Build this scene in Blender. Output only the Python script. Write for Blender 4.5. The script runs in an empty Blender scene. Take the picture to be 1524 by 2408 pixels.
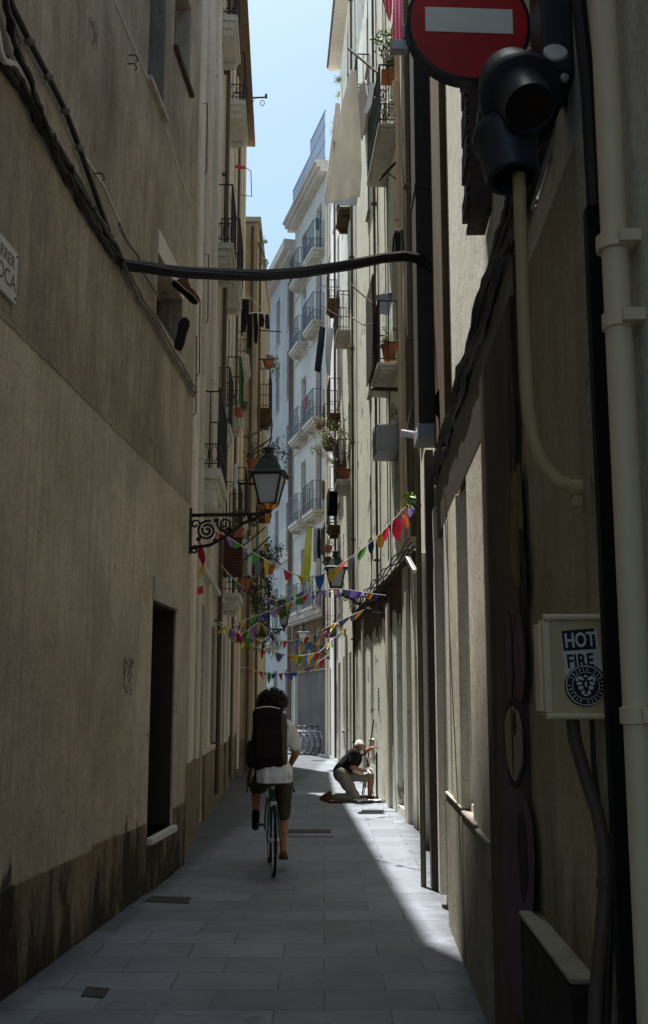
EXPO = 1.2; SKY = .12; DUST = 2.0; AIR = 0.6; SUNE = 5.0; TINT = (.84, .985, .96, 1)
import bpy, math, random
from mathutils import Vector, Matrix, noise
random.seed(7)
sc = bpy.context.scene
col = sc.collection
V = Vector
# ------------------------------------------------------------------ camera model
FPX = 2600.0
PITCH = math.atan(458 / FPX)
CP, SP = math.cos(PITCH), math.sin(PITCH)
EYE = 1.6
def ray(px, py):
    u = (px - 762) / FPX; v = (1204 - py) / FPX
    return u, CP - v * SP, SP + v * CP
def gnd(px, py, z=0.0):
    a, b, c = ray(px, py); t = (z - EYE) / c
    return V((a * t, b * t, z))
def at(px, py, Y):
    a, b, c = ray(px, py); t = Y / b
    return V((a * t, Y, EYE + c * t))

# ------------------------------------------------------------------ materials
def lin(r, g, b):
    f = lambda c: (c / 255 / 12.92) if c / 255 <= 0.04045 else ((c / 255 + 0.055) / 1.055) ** 2.4
    return (f(r), f(g), f(b), 1)
class NT:
    def __init__(s, name):
        s.m = bpy.data.materials.new(name); s.m.use_nodes = True
        s.t = s.m.node_tree; s.n = s.t.nodes; s.l = s.t.links
        s.bsdf = s.n.get('Principled BSDF')
    def node(s, k, **kw):
        n = s.n.new(k)
        for a, b in kw.items():
            if a in n.inputs: n.inputs[a].default_value = b
            else: setattr(n, a, b)
        return n
    def link(s, a, b): s.l.new(a, b)
    def coord(s, scale=(1, 1, 1), loc=(0, 0, 0), kind='Object'):
        tc = s.node('ShaderNodeTexCoord'); mp = s.node('ShaderNodeMapping')
        mp.inputs['Scale'].default_value = scale; mp.inputs['Location'].default_value = loc
        s.link(tc.outputs[kind], mp.inputs[0]); return mp.outputs[0]
    def noise(s, vec, scale, detail=4, rough=.6, dist=0):
        n = s.node('ShaderNodeTexNoise'); n.inputs['Scale'].default_value = scale
        n.inputs['Detail'].default_value = detail; n.inputs['Roughness'].default_value = rough
        n.inputs['Distortion'].default_value = dist
        s.link(vec, n.inputs['Vector']); return n.outputs['Fac']
    def ramp(s, fac, a, b, ca=(0, 0, 0, 1), cb=(1, 1, 1, 1)):
        r = s.node('ShaderNodeValToRGB'); e = r.color_ramp.elements
        e[0].position = a; e[1].position = b; e[0].color = ca; e[1].color = cb
        s.link(fac, r.inputs[0]); return r.outputs[0]
    def mix(s, fac, a, b, mode='MIX'):
        m = s.node('ShaderNodeMix', data_type='RGBA', blend_type=mode)
        for i, x in ((0, fac), (6, a), (7, b)):
            if isinstance(x, (int, float, tuple)): m.inputs[i].default_value = x
            else: s.link(x, m.inputs[i])
        return m.outputs[2]
    def math(s, op, a, b=0.0):
        m = s.node('ShaderNodeMath', operation=op)
        for i, x in ((0, a), (1, b)):
            if isinstance(x, (int, float)): m.inputs[i].default_value = x
            else: s.link(x, m.inputs[i])
        return m.outputs[0]
    def bump(s, h, strength=.4, dist=.01):
        b = s.node('ShaderNodeBump'); b.inputs['Strength'].default_value = strength
        b.inputs['Distance'].default_value = dist
        s.link(h, b.inputs['Height']); s.link(b.outputs[0], s.bsdf.inputs['Normal'])
    def done(s, color, rough=.8, metal=0.0, spec=.3):
        if isinstance(color, tuple): s.bsdf.inputs['Base Color'].default_value = color
        else: s.link(color, s.bsdf.inputs['Base Color'])
        if isinstance(rough, (int, float)): s.bsdf.inputs['Roughness'].default_value = rough
        else: s.link(rough, s.bsdf.inputs['Roughness'])
        s.bsdf.inputs['Metallic'].default_value = metal
        s.bsdf.inputs['Specular IOR Level'].default_value = spec
        return s.m
def scl(c, k): return (c[0] * k, c[1] * k, c[2] * k, 1)

def plaster(name, base, var=.35, streak=.45, grime=None, seed=0.0, bump=.5, patch=None, blotch=1.0, upper=None):
    """old lime render: cloudy tone, fine vertical rain streaks, pits, optional ragged grime near the foot"""
    t = NT(name)
    co = t.coord(loc=(seed, seed * .7, seed * 1.3))
    big = t.noise(co, .7 * blotch, 5, .62, .4)
    c = t.mix(t.ramp(big, .34, .66), scl(base, 1 - var), scl(base, 1 + var * .35))
    st = t.noise(t.coord(scale=(5.5, 5.5, .22), loc=(seed, 0, seed)), 2.2, 6, .68, .25)
    c = t.mix(t.math('MULTIPLY', t.ramp(st, .48, .72), streak), c, scl(base, .38))
    st2 = t.noise(t.coord(scale=(9, 9, .5), loc=(seed + 3, 0, seed)), 2.0, 4, .6, .1)
    c = t.mix(t.math('MULTIPLY', t.ramp(st2, .56, .72), streak * .5), c, scl(base, 1.45))
    mid = t.noise(co, 5.5, 6, .72, .5)
    c = t.mix(t.math('MULTIPLY', t.ramp(mid, .42, .70), var * .9), c, scl(base, .45))
    pit = t.noise(t.coord(loc=(seed, 4, seed)), 17, 3, .6)
    c = t.mix(t.math('MULTIPLY', t.ramp(pit, .66, .70), .45), c, scl(base, .3))
    fine = t.noise(co, 38, 4, .7)
    c = t.mix(t.math('MULTIPLY', t.ramp(fine, .38, .66), .42), c, scl(base, .42))
    sand = t.noise(co, 85, 2, .5)
    c = t.mix(t.math('MULTIPLY', t.ramp(sand, .52, .72), .35), c, scl(base, 1.35))
    cn = t.noise(t.coord(loc=(seed + 21, 3, seed)), 1.4, 3, .5, 1.2); cm = t.noise(t.coord(loc=(seed + 31, 3, seed)), .9, 2, .5)
    ck = t.math('LESS_THAN', t.math('ABSOLUTE', t.math('SUBTRACT', cn, .5)), .0028)
    c = t.mix(t.math('MULTIPLY', t.math('MULTIPLY', ck, t.ramp(cm, .52, .6)), .65), c, scl(base, .22))
    ch = t.noise(t.coord(loc=(seed + 41, 3, seed)), 4.2, 6, .75)
    c = t.mix(t.math('MULTIPLY', t.ramp(ch, .70, .715), .55), c, scl(base, 1.5))
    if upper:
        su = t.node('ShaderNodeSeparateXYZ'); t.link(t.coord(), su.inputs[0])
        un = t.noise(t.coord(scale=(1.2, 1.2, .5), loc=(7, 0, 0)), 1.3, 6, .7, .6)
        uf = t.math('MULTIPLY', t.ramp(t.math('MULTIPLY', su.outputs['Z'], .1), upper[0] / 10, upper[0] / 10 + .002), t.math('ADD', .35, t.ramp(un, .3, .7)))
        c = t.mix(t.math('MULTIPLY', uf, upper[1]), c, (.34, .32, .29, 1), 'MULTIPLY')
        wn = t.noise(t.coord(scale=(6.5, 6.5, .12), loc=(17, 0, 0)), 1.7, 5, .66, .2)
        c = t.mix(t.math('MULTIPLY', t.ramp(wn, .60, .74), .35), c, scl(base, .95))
    if patch:
        pn = t.noise(t.coord(loc=(seed + 9, 2, seed)), 1.6, 7, .7, .8)
        c = t.mix(t.ramp(pn, .6, .625), c, patch)
    if grime:
        sp = t.node('ShaderNodeSeparateXYZ'); t.link(t.coord(), sp.inputs[0])
        gn = t.noise(t.coord(scale=(1.5, 1.5, .55), loc=(seed, 1, 0)), 2.1, 7, .66, .5)
        h = t.math('ADD', sp.outputs['Z'], t.math('MULTIPLY', t.math('SUBTRACT', gn, .5), -grime[1] * 3.4))
        f = t.math('SUBTRACT', 1.0, t.ramp(t.math('DIVIDE', h, 4.0), (grime[0] - .22) / 4, (grime[0] + .34) / 4))
        c = t.mix(t.math('MULTIPLY', f, .88), c, (.020, .016, .012, 1))
    hgt = t.math('ADD', t.math('MULTIPLY', fine, .35), t.math('MULTIPLY', t.noise(co, 7, 5, .6), 1.0))
    t.bump(hgt, bump, .012)
    return t.done(c, .92, spec=.15)

def stone(name, base, seed=0, var=.5, scale=3, dark=.3):
    t = NT(name); co = t.coord(loc=(seed, 0, seed))
    c = t.mix(t.ramp(t.noise(co, scale, 7, .68, .6), .32, .68), scl(base, 1 - var), base)
    c = t.mix(t.math('MULTIPLY', t.ramp(t.noise(co, scale * 9, 5, .7), .5, .66), dark), c, (.02, .017, .014, 1))
    t.bump(t.noise(co, scale * 7, 6, .7), .6, .012)
    return t.done(c, .85, spec=.2)

def paint(name, base, rough=.45, wear=.15, metal=0.0, scale=9, spec=.4, seed=0, streaky=False, bump=.12):
    t = NT(name); co = t.coord(scale=(1, 1, .25) if streaky else (1, 1, 1), loc=(seed, seed, 0))
    n = t.noise(co, scale, 6, .68, .3)
    c = t.mix(t.math('MULTIPLY', t.ramp(n, .42, .68), wear * 2), base, scl(base, .35))
    c = t.mix(t.math('MULTIPLY', t.ramp(t.noise(co, scale * 5, 4, .7), .6, .7), wear), c, scl(base, 1.5))
    t.bump(n, bump, .005)
    return t.done(c, t.math('ADD', t.math('MULTIPLY', n, .25), rough - .12), metal, spec)

def cloth(name, base, seed=0, trans=.25, stripe=None):
    t = NT(name); co = t.coord(loc=(seed, 0, 0))
    n = t.noise(co, 4, 5, .6)
    c = t.mix(n, scl(base, .75), scl(base, 1.05))
    if stripe:
        w = t.node('ShaderNodeTexWave', wave_type='BANDS', bands_direction=stripe[2]); w.inputs['Scale'].default_value = stripe[1]
        t.link(t.coord(), w.inputs[0])
        c = t.mix(t.ramp(w.outputs['Fac'], .45, .55), c, stripe[0])
        if len(stripe) > 3:
            w2 = t.node('ShaderNodeTexWave', wave_type='BANDS', bands_direction='Z'); w2.inputs['Scale'].default_value = stripe[1]
            t.link(t.coord(), w2.inputs[0])
            c = t.mix(t.math('MULTIPLY', t.ramp(w2.outputs['Fac'], .45, .55), .5), c, stripe[0])
    t.bump(t.noise(co, 60, 3, .6), .25, .002)
    m = t.done(c, .9, spec=.1)
    if trans:
        tr = t.node('ShaderNodeBsdfTranslucent')
        if isinstance(c, tuple): tr.inputs[0].default_value = c
        else: t.link(c, tr.inputs[0])
        mx = t.node('ShaderNodeMixShader'); mx.inputs[0].default_value = trans
        out = t.n.get('Material Output')
        t.link(t.bsdf.outputs[0], mx.inputs[1]); t.link(tr.outputs[0], mx.inputs[2]); t.link(mx.outputs[0], out.inputs[0])
    return m

M = {}
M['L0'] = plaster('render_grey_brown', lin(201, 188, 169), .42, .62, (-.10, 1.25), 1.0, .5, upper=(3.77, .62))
M['L0stone'] = plaster('base_stone', lin(146, 130, 106), .5, .4, (.34, 1.1), 1.0, .9)
M['L1'] = plaster('render_beige', lin(206, 192, 174), .25, .45, (.1, .2), 11.0)
M['L1b'] = plaster('render_pale_beige', lin(214, 202, 186), .22, .4, None, 15.0)
M['pil'] = plaster('pilaster_pale', lin(224, 214, 198), .2, .4, None, 21.0)
M['L2'] = plaster('render_ochre', lin(206, 186, 154), .3, .45, None, 25.0)
M['R0'] = plaster('render_ivory', lin(230, 228, 214), .22, .45, None, 31.0)
M['R0low'] = plaster('render_olive_beige', lin(182, 168, 136), .35, .5, (.75, .5), 33.0)
M['R1'] = plaster('render_cream', lin(226, 224, 208), .25, .5, (.1, .25), 37.0)
M['RA'] = plaster('render_lime_cream', lin(236, 239, 224), .16, .2, None, 41.0, patch=(.30, .29, .24, 1))
M['RB'] = plaster('render_chalk', lin(240, 239, 230), .2, .45, None, 45.0)
M['F1'] = plaster('render_blue_white', lin(200, 202, 194), .22, .5, None, 51.0)
M['F2'] = plaster('render_pale_blue', lin(178, 182, 178), .25, .5, None, 57.0)
M['mould'] = plaster('moulding', lin(205, 200, 188), .2, .5, None, 61.0)
M['scratch'] = paint('scratched_render', lin(112, 84, 66), .9, .2)
M['mouldgrey'] = plaster('moulding_grey', lin(182, 180, 172), .25, .5, None, 62.0)
M['R0mid'] = plaster('shopfront_render', lin(214, 206, 184), .35, .5, (.5, .5), 35.0)
M['brownband'] = plaster('peeling_brown', lin(104, 84, 60), .5, .6, None, 64.0)
M['sill'] = stone('sill_stone', lin(178, 170, 156), 3, .3, 4, .15)
M['plinth'] = stone('plinth_stone', lin(158, 152, 136), 8, .45, 3, .25)
M['plinth_brown'] = stone('plinth_brown', lin(134, 118, 94), 14, .5, 3, .35)
M['plinth_dark'] = stone('plinth_grimy', lin(62, 54, 44), 12, .8, 5, .7)
M['doorwood'] = paint('door_wood', lin(58, 44, 32), .6, .25, scale=4, streaky=True)
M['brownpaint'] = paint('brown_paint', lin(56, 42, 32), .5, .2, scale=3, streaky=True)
M['brownduct'] = paint('brown_duct_paint', lin(50, 39, 31), .6, .15, scale=5, streaky=True)
M['iron'] = paint('black_iron', lin(34, 32, 32), .5, .2, .3, 20)
M['ironrust'] = paint('rusty_iron', lin(64, 46, 36), .7, .3, .2, 25)
M['irongrey'] = paint('grey_iron', lin(84, 92, 100), .5, .15, .2, 20)
M['green_iron'] = paint('dark_green_iron', lin(30, 46, 38), .5, .2, .1, 20)
M['cable'] = paint('cable_rubber', lin(30, 26, 24), .5, .25, 0, 14)
M['cable_grey'] = paint('cable_grey', lin(110, 100, 88), .6, .2, 0, 14)
M['pipe'] = paint('beige_pipe', lin(232, 210, 172), .5, .12, 0, 5, streaky=True)
M['pole_olive'] = paint('pole_olive', lin(110, 100, 78), .55, .15, 0, 6, streaky=True)
M['pipe_dk'] = paint('brown_pipe', lin(96, 78, 62), .55, .2, 0, 6, streaky=True)
M['pipe_olive'] = paint('olive_pipe', lin(196, 170, 122), .55, .15, 0, 6, streaky=True)
M['black'] = paint('black_plastic', lin(30, 31, 34), .42, .12, 0, 8, .5)
M['blackmatt'] = paint('black_duct', lin(16, 15, 15), .7, .1, 0, 8, .2)
M['tl'] = paint('signal_plastic', lin(44, 48, 56), .42, .12, 0, 8, .5, bump=.03)
M['lens'] = paint('dark_lens', lin(28, 12, 10), .25, .05, 0, 8, .5, bump=.02)
M['galv'] = paint('galvanised', lin(196, 196, 192), .4, .1, .3, 12)
M['steel'] = paint('steel', lin(200, 200, 202), .3, .08, .55, 12)
M['signred'] = paint('sign_red', lin(196, 30, 28), .4, .3, 0, 3.0, .4, bump=.03)
M['signwhite'] = paint('sign_white', lin(240, 238, 222), .4, .06, 0, 6, .4, bump=.03)
M['white'] = paint('white_paint', lin(224, 222, 214), .5, .08)
M['marble'] = stone('marble', lin(206, 204, 198), 5, .15, 5, .05)
M['glass'] = paint('window_glass', lin(26, 30, 36), .14, .1, 0, 2, .6, bump=.03)
M['frame'] = paint('window_frame', lin(96, 84, 70), .6, .2, streaky=True)
M['framegrey'] = paint('window_frame_grey', lin(120, 128, 136), .6, .2, streaky=True)
M['louvre'] = paint('grey_louvre', lin(104, 116, 128), .6, .15)
M['louvrebrown'] = paint('brown_louvre', lin(92, 74, 58), .6, .2)
M['terracotta'] = paint('terracotta', lin(164, 100, 74), .8, .15, spec=.15)
M['tile'] = paint('roof_tile', lin(120, 96, 76), .85, .3, spec=.1)
M['soil'] = paint('soil', lin(50, 38, 28), .95, .2)
M['leaf'] = paint('leaf_green', lin(86, 116, 48), .5, .3, 0, 12)
M['leafolive'] = paint('leaf_olive', lin(136, 150, 96), .5, .3, 0, 12)
M['leafbright'] = paint('leaf_bright', lin(136, 168, 60), .5, .25, 0, 12)
M['leafdark'] = paint('leaf_dark', lin(50, 70, 38), .5, .3, 0, 12)
M['bark'] = paint('bark', lin(110, 94, 76), .9, .3, spec=.1)
M['skin'] = paint('skin', lin(160, 108, 82), .55, .06, 0, 6, .3, bump=.05)
M['hair'] = paint('hair_dark', lin(36, 22, 16), .7, .3, 0, 30)
M['hairwhite'] = paint('hair_white', lin(215, 212, 206), .7, .15, 0, 30)
M['shirt'] = cloth('shirt_white', lin(226, 226, 222), 1, 0)
M['blackcloth'] = cloth('cloth_black', lin(30, 26, 28), 2, 0)
M['olivecloth'] = cloth('cloth_olive', lin(70, 66, 48), 3, 0)
M['greycloth'] = cloth('cloth_grey', lin(124, 118, 108), 4, 0)
M['packdark'] = cloth('pack_dark', lin(36, 30, 28), 5, 0)
M['packgrey'] = cloth('pack_grey', lin(92, 86, 76), 6, 0)
M['sheet'] = cloth('sheet_offwhite', lin(222, 220, 212), 7, .5)
M['bluewhite'] = cloth('cloth_bluewhite', lin(206, 212, 222), 8, .3)
M['navy'] = cloth('cloth_navy', lin(38, 44, 62), 9, .05)
M['lemon'] = cloth('cloth_lemon', lin(206, 208, 108), 10, .3)
M['greencloth'] = cloth('cloth_green', lin(60, 110, 50), 31, .2)
M['red'] = cloth('cloth_red', lin(180, 36, 44), 11, .15)
M['check'] = cloth('cloth_check', lin(216, 40, 84), 12, .3, (lin(236, 170, 190), 5.0, 'X', 1))
M['striped'] = cloth('cloth_striped', lin(120, 150, 150), 13, .2, (lin(70, 96, 110), 9.0, 'X'))
M['pattern'] = cloth('cloth_pattern', lin(200, 210, 214), 13, .3, (lin(150, 100, 110), 6.0, 'Z'))
M['shoe'] = cloth('shoe_canvas', lin(104, 70, 44), 14, 0)
M['rubber'] = paint('rubber_sole', lin(24, 22, 22), .7, .1, spec=.2)
M['solewhite'] = paint('sole_white', lin(170, 160, 140), .6, .2)
M['tyre'] = paint('tyre', lin(24, 24, 25), .8, .1, spec=.2)
M['bikegreen'] = paint('bike_celeste', lin(34, 80, 74), .3, .05, .2, 10, .5)
M['bikegrey'] = paint('bike_silver', lin(190, 192, 196), .3, .1, .3, 10, .5)
M['bikered'] = paint('bike_red', lin(92, 40, 34), .35, .1, .1, 10, .5)
M['lampglass'] = paint('lamp_glass_frosted', lin(176, 178, 182), .3, .08, 0, 5, .5, bump=.02)
M['lampgreen'] = paint('lamp_green', lin(44, 58, 50), .5, .15, .1, 14)
M['stripes'] = paint('tape_plain', lin(220, 180, 40), .5, .1)
M['tapered'] = paint('tape_red', lin(180, 40, 30), .5, .1)
M['board'] = paint('graffiti_board', lin(92, 76, 64), .8, .45, 0, 3.5, .15, streaky=True, bump=.4)
M['purple'] = paint('graffiti_purple', lin(94, 64, 80), .7, .2, 0, 6, .2)
M['cream'] = paint('graffiti_cream', lin(150, 138, 112), .7, .2, 0, 6, .2)
M['dkline'] = paint('graffiti_dark', lin(40, 20, 28), .8, .1, 0, 6, .2)
M['ochre'] = paint('graffiti_ochre', lin(120, 104, 50), .8, .4, 0, 6, .2)
M['boxbeige'] = paint('meter_box_beige', lin(208, 184, 134), .5, .15, 0, 4, .35)
M['boxpale'] = paint('meter_box_pale', lin(232, 210, 166), .5, .1, 0, 4, .35)
M['stickw'] = paint('sticker_white', lin(214, 210, 200), .5, .05)
M['stickb'] = paint('sticker_black', lin(22, 20, 20), .5, .05)
M['acgrey'] = paint('appliance_grey', lin(150, 156, 162), .5, .08)
M['wood'] = paint('bare_wood', lin(150, 112, 76), .8, .25, 0, 6, .2, streaky=True)
M['string'] = paint('twine', lin(214, 206, 190), .9, .1)
M['garage'] = plaster('garage_grey', lin(112, 112, 110), .45, .9, None, 71.0)
M['letters'] = paint('letters_dark', lin(84, 78, 72), .6, .1)
FLAG = {}
for k, c in dict(red=(208, 62, 84), yellow=(226, 200, 96), blue=(66, 108, 186), green=(84, 168, 72), purple=(138, 112, 190),
                 orange=(226, 150, 40), pink=(230, 90, 120), sky=(70, 160, 214), grey=(190, 196, 190), lilac=(180, 160, 214), teal=(50, 160, 110)).items():
    FLAG[k] = cloth('flag_' + k, lin(*c), hash(k) % 7, .35)

def louvre_bump(name, base):
    t = NT(name)
    w = t.node('ShaderNodeTexWave', wave_type='BANDS', bands_direction='Z'); w.inputs['Scale'].default_value = 6
    t.link(t.coord(), w.inputs[0]); c = t.mix(t.noise(t.coord(), 5, 4), scl(base, .8), base)
    t.bump(w.outputs['Fac'], .8, .03); return t.done(c, .6)
M['shutter'] = louvre_bump('slatted_shutter', lin(112, 98, 78))
M['blindbrown'] = louvre_bump('slatted_blind_brown', lin(84, 46, 32))
M['blinddark'] = louvre_bump('slatted_blind_dark', lin(52, 44, 36))

def paving():
    t = NT('paving_slabs')
    co = t.coord(kind='Object')
    b = t.node('ShaderNodeTexBrick'); t.link(co, b.inputs['Vector'])
    b.inputs['Scale'].default_value = 1.0; b.inputs['Brick Width'].default_value = .62; b.inputs['Row Height'].default_value = .42
    b.inputs['Mortar Size'].default_value = .007; b.inputs['Mortar Smooth'].default_value = .25; b.offset = .43; b.inputs['Bias'].default_value = 0
    base = lin(121, 128, 138)
    b.inputs['Color1'].default_value = scl(base, .76); b.inputs['Color2'].default_value = scl(base, 1.16); b.inputs['Mortar'].default_value = scl(base, .8)
    mfac = t.noise(t.coord(loc=(3, 1, 0)), 2.6, 4, .6)
    c = t.mix(t.math('MULTIPLY', t.ramp(mfac, .5, .75), .6), b.outputs['Color'], base)
    n = t.noise(t.coord(), 1.1, 6, .65, .5)
    c = t.mix(t.math('MULTIPLY', t.ramp(n, .42, .72), .5), c, scl(base, .42))
    f = t.noise(t.coord(), 45, 4, .75)
    c = t.mix(t.math('MULTIPLY', t.ramp(f, .35, .7), .3), c, scl(base, .5))
    spots = t.noise(t.coord(loc=(5, 5, 0)), 13, 2, .5)
    c = t.mix(t.math('MULTIPLY', t.ramp(spots, .69, .72), .7), c, scl(base, .18))
    jn = t.ramp(t.noise(t.coord(loc=(1, 8, 0)), 3.1, 5, .7), .38, .60)
    c = t.mix(t.math('MULTIPLY', t.math('MULTIPLY', b.outputs['Fac'], jn), .62), c, scl(base, .13))
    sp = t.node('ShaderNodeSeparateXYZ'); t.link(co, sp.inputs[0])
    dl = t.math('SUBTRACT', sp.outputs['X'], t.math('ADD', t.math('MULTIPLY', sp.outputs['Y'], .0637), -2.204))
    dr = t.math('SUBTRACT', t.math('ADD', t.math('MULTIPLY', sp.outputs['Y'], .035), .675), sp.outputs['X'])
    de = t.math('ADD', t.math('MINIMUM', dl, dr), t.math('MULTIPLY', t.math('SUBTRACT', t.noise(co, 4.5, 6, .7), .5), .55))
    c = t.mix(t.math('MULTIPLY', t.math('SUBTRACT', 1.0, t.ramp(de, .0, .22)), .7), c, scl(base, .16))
    stn = t.noise(t.coord(loc=(2, 6, 0)), 2.2, 3, .5, 1.5)
    c = t.mix(t.math('MULTIPLY', t.ramp(stn, .64, .68), .4), c, scl(base, .35))
    h = t.math('ADD', t.math('MULTIPLY', b.outputs['Fac'], -1.0), t.math('MULTIPLY', f, .25))
    t.bump(h, .5, .006)
    return t.done(c, t.math('ADD', t.math('MULTIPLY', n, .3), .45), 0, .35)
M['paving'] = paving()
M['castiron'] = paint('cast_iron_cover', lin(66, 64, 64), .7, .3, 0, 12, .2)
M['ground'] = stone('asphalt_ground', lin(96, 96, 98), 2, .3, 1.2, .2)

# ------------------------------------------------------------------ mesh builder
class MB:
    def __init__(s): s.v = []; s.f = []
    def add(s, vs, fs, T=None):
        o = len(s.v)
        s.v += [tuple(T @ V(v)) if T else tuple(v) for v in vs]
        s.f += [tuple(i + o for i in f) for f in fs]; return s
    def box(s, a, b, T=None):
        x0, y0, z0 = a; x1, y1, z1 = b
        if x0 > x1: x0, x1 = x1, x0
        if y0 > y1: y0, y1 = y1, y0
        if z0 > z1: z0, z1 = z1, z0
        return s.add([(x0,y0,z0),(x1,y0,z0),(x1,y1,z0),(x0,y1,z0),(x0,y0,z1),(x1,y0,z1),(x1,y1,z1),(x0,y1,z1)],
                     [(0,3,2,1),(4,5,6,7),(0,1,5,4),(1,2,6,5),(2,3,7,6),(3,0,4,7)], T)
    def quad(s, a, b, c, d): return s.add([a, b, c, d], [(0, 1, 2, 3)])
    def bar(s, p, q, w, h=None, up=(0, 0, 1), w2=None, h2=None):
        p, q = V(p), V(q); h = h or w; w2 = w2 or w; h2 = h2 or h
        d = (q - p).normalized(); u = V(up)
        if abs(d.dot(u)) > .98: u = V((1, 0, 0))
        r = d.cross(u).normalized(); u = r.cross(d).normalized(); vs = []
        for c, a, b in ((p, w, h), (q, w2, h2)):
            for i, j in ((-1,-1),(1,-1),(1,1),(-1,1)): vs.append(c + r * (a / 2 * i) + u * (b / 2 * j))
        return s.add(vs, [(3,2,1,0),(4,5,6,7),(0,1,5,4),(1,2,6,5),(2,3,7,6),(3,0,4,7)])
    def tube(s, pts, r, n=8, closed=False, flat=1.0):
        pts = [V(p) for p in pts]; N = len(pts)
        rs = r if isinstance(r, (list, tuple)) else [r] * N
        prev = None; vs = []
        for i, p in enumerate(pts):
            if closed: d = pts[(i + 1) % N] - pts[i - 1]
            else: d = pts[min(i + 1, N - 1)] - pts[max(i - 1, 0)]
            if d.length < 1e-9: d = V((0, 0, 1))
            d.normalize()
            if prev is None:
                a = V((0, 0, 1)) if abs(d.z) < .9 else V((1, 0, 0))
                u = d.cross(a).normalized()
            else:
                u = prev - d * prev.dot(d)
                u = u.normalized() if u.length > 1e-6 else d.orthogonal().normalized()
            prev = u; w = d.cross(u)
            for k in range(n):
                t = 2 * math.pi * k / n
                vs.append(p + (u * math.cos(t) * flat + w * math.sin(t)) * rs[i])
        fs = []
        for i in range(N if closed else N - 1):
            j = (i + 1) % N
            for k in range(n):
                l = (k + 1) % n
                fs.append((i*n+k, i*n+l, j*n+l, j*n+k))
        if not closed:
            fs.append(tuple(range(n))[::-1]); fs.append(tuple((N-1)*n + k for k in range(n)))
        return s.add(vs, fs)
    def lathe(s, prof, n=24, T=None, square=False):
        vs = []; fs = []
        for r, z in prof:
            for k in range(n):
                t = 2 * math.pi * (k + (.5 if square else 0)) / n
                vs.append((r * math.cos(t), r * math.sin(t), z))
        N = len(prof)
        for i in range(N - 1):
            for k in range(n):
                l = (k + 1) % n; fs.append((i*n+k, i*n+l, (i+1)*n+l, (i+1)*n+k))
        fs.append(tuple(range(n))[::-1]); fs.append(tuple((N-1)*n + k for k in range(n)))
        return s.add(vs, fs, T)
    def prism(s, poly, a, b, T=None):
        """poly in XZ plane, extruded along Y from a to b"""
        n = len(poly)
        vs = [(x, a, z) for x, z in poly] + [(x, b, z) for x, z in poly]
        fs = [tuple(range(n)), tuple(range(2*n-1, n-1, -1))] + [(i, i+n, (i+1) % n + n, (i+1) % n) for i in range(n)]
        return s.add(vs, fs, T)
    def ball(s, c, r, n=10, T=None):
        rx, ry, rz = r if isinstance(r, (tuple, list)) else (r, r, r)
        vs = []; fs = []
        for i in range(1, n):
            a = math.pi * i / n
            for k in range(2 * n):
                b = math.pi * k / n
                vs.append((c[0] + rx*math.sin(a)*math.cos(b), c[1] + ry*math.sin(a)*math.sin(b), c[2] + rz*math.cos(a)))
        m = 2 * n
        for i in range(n - 2):
            for k in range(m):
                l = (k+1) % m; fs.append((i*m+k, (i+1)*m+k, (i+1)*m+l, i*m+l))
        vs.append((c[0], c[1], c[2] + rz)); vs.append((c[0], c[1], c[2] - rz)); t = len(vs) - 2
        for k in range(m):
            l = (k+1) % m
            fs.append((t, k, l)); fs.append((t + 1, (n-2)*m+l, (n-2)*m+k))
        return s.add(vs, fs, T)
    def sheet(s, fn, nu, nv, th=.004):
        """double-skinned surface fn(u,v)->Vector with thickness th"""
        P = [[V(fn(i / nu, j / nv)) for j in range(nv + 1)] for i in range(nu + 1)]
        vs = []; idx = lambda k, i, j: (k * (nu + 1) + i) * (nv + 1) + j
        for k in (0, 1):
            for i in range(nu + 1):
                for j in range(nv + 1):
                    a = P[min(i+1, nu)][j] - P[max(i-1, 0)][j]; b = P[i][min(j+1, nv)] - P[i][max(j-1, 0)]
                    nn = a.cross(b); nn = nn.normalized() if nn.length > 1e-9 else V((0, 1, 0))
                    vs.append(P[i][j] + nn * (th / 2 if k else -th / 2))
        fs = []
        for i in range(nu):
            for j in range(nv):
                fs.append((idx(0,i,j), idx(0,i,j+1), idx(0,i+1,j+1), idx(0,i+1,j)))
                fs.append((idx(1,i,j), idx(1,i+1,j), idx(1,i+1,j+1), idx(1,i,j+1)))
        for i in range(nu):
            for j in (0, nv): fs.append((idx(0,i,j), idx(0,i+1,j), idx(1,i+1,j), idx(1,i,j)))
        for j in range(nv):
            for i in (0, nu): fs.append((idx(0,i,j), idx(0,i,j+1), idx(1,i,j+1), idx(1,i,j)))
        return s.add(vs, fs)
    def leaves(s, c, rad, n, size, rng=random, droop=0, lw=.45):
        c = V(c)
        for _ in range(n):
            d = V((rng.gauss(0, 1), rng.gauss(0, 1), rng.gauss(0, 1))).normalized() * (rng.random() ** .5)
            p = c + V((d.x * rad[0], d.y * rad[1], d.z * rad[2]))
            a = V((rng.uniform(-1, 1), rng.uniform(-1, 1), rng.uniform(-1, 1) - droop)).normalized()
            b = a.orthogonal().normalized(); b.rotate(Matrix.Rotation(rng.uniform(0, 6.3), 3, a))
            L = size * rng.uniform(.6, 1.2); nn = a.cross(b) * L * .12
            s.add([p, p + a*L*.45 + b*L*lw*.5 + nn, p + a*L, p + a*L*.45 - b*L*lw*.5 + nn], [(0, 1, 2, 3)])
        return s

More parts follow.
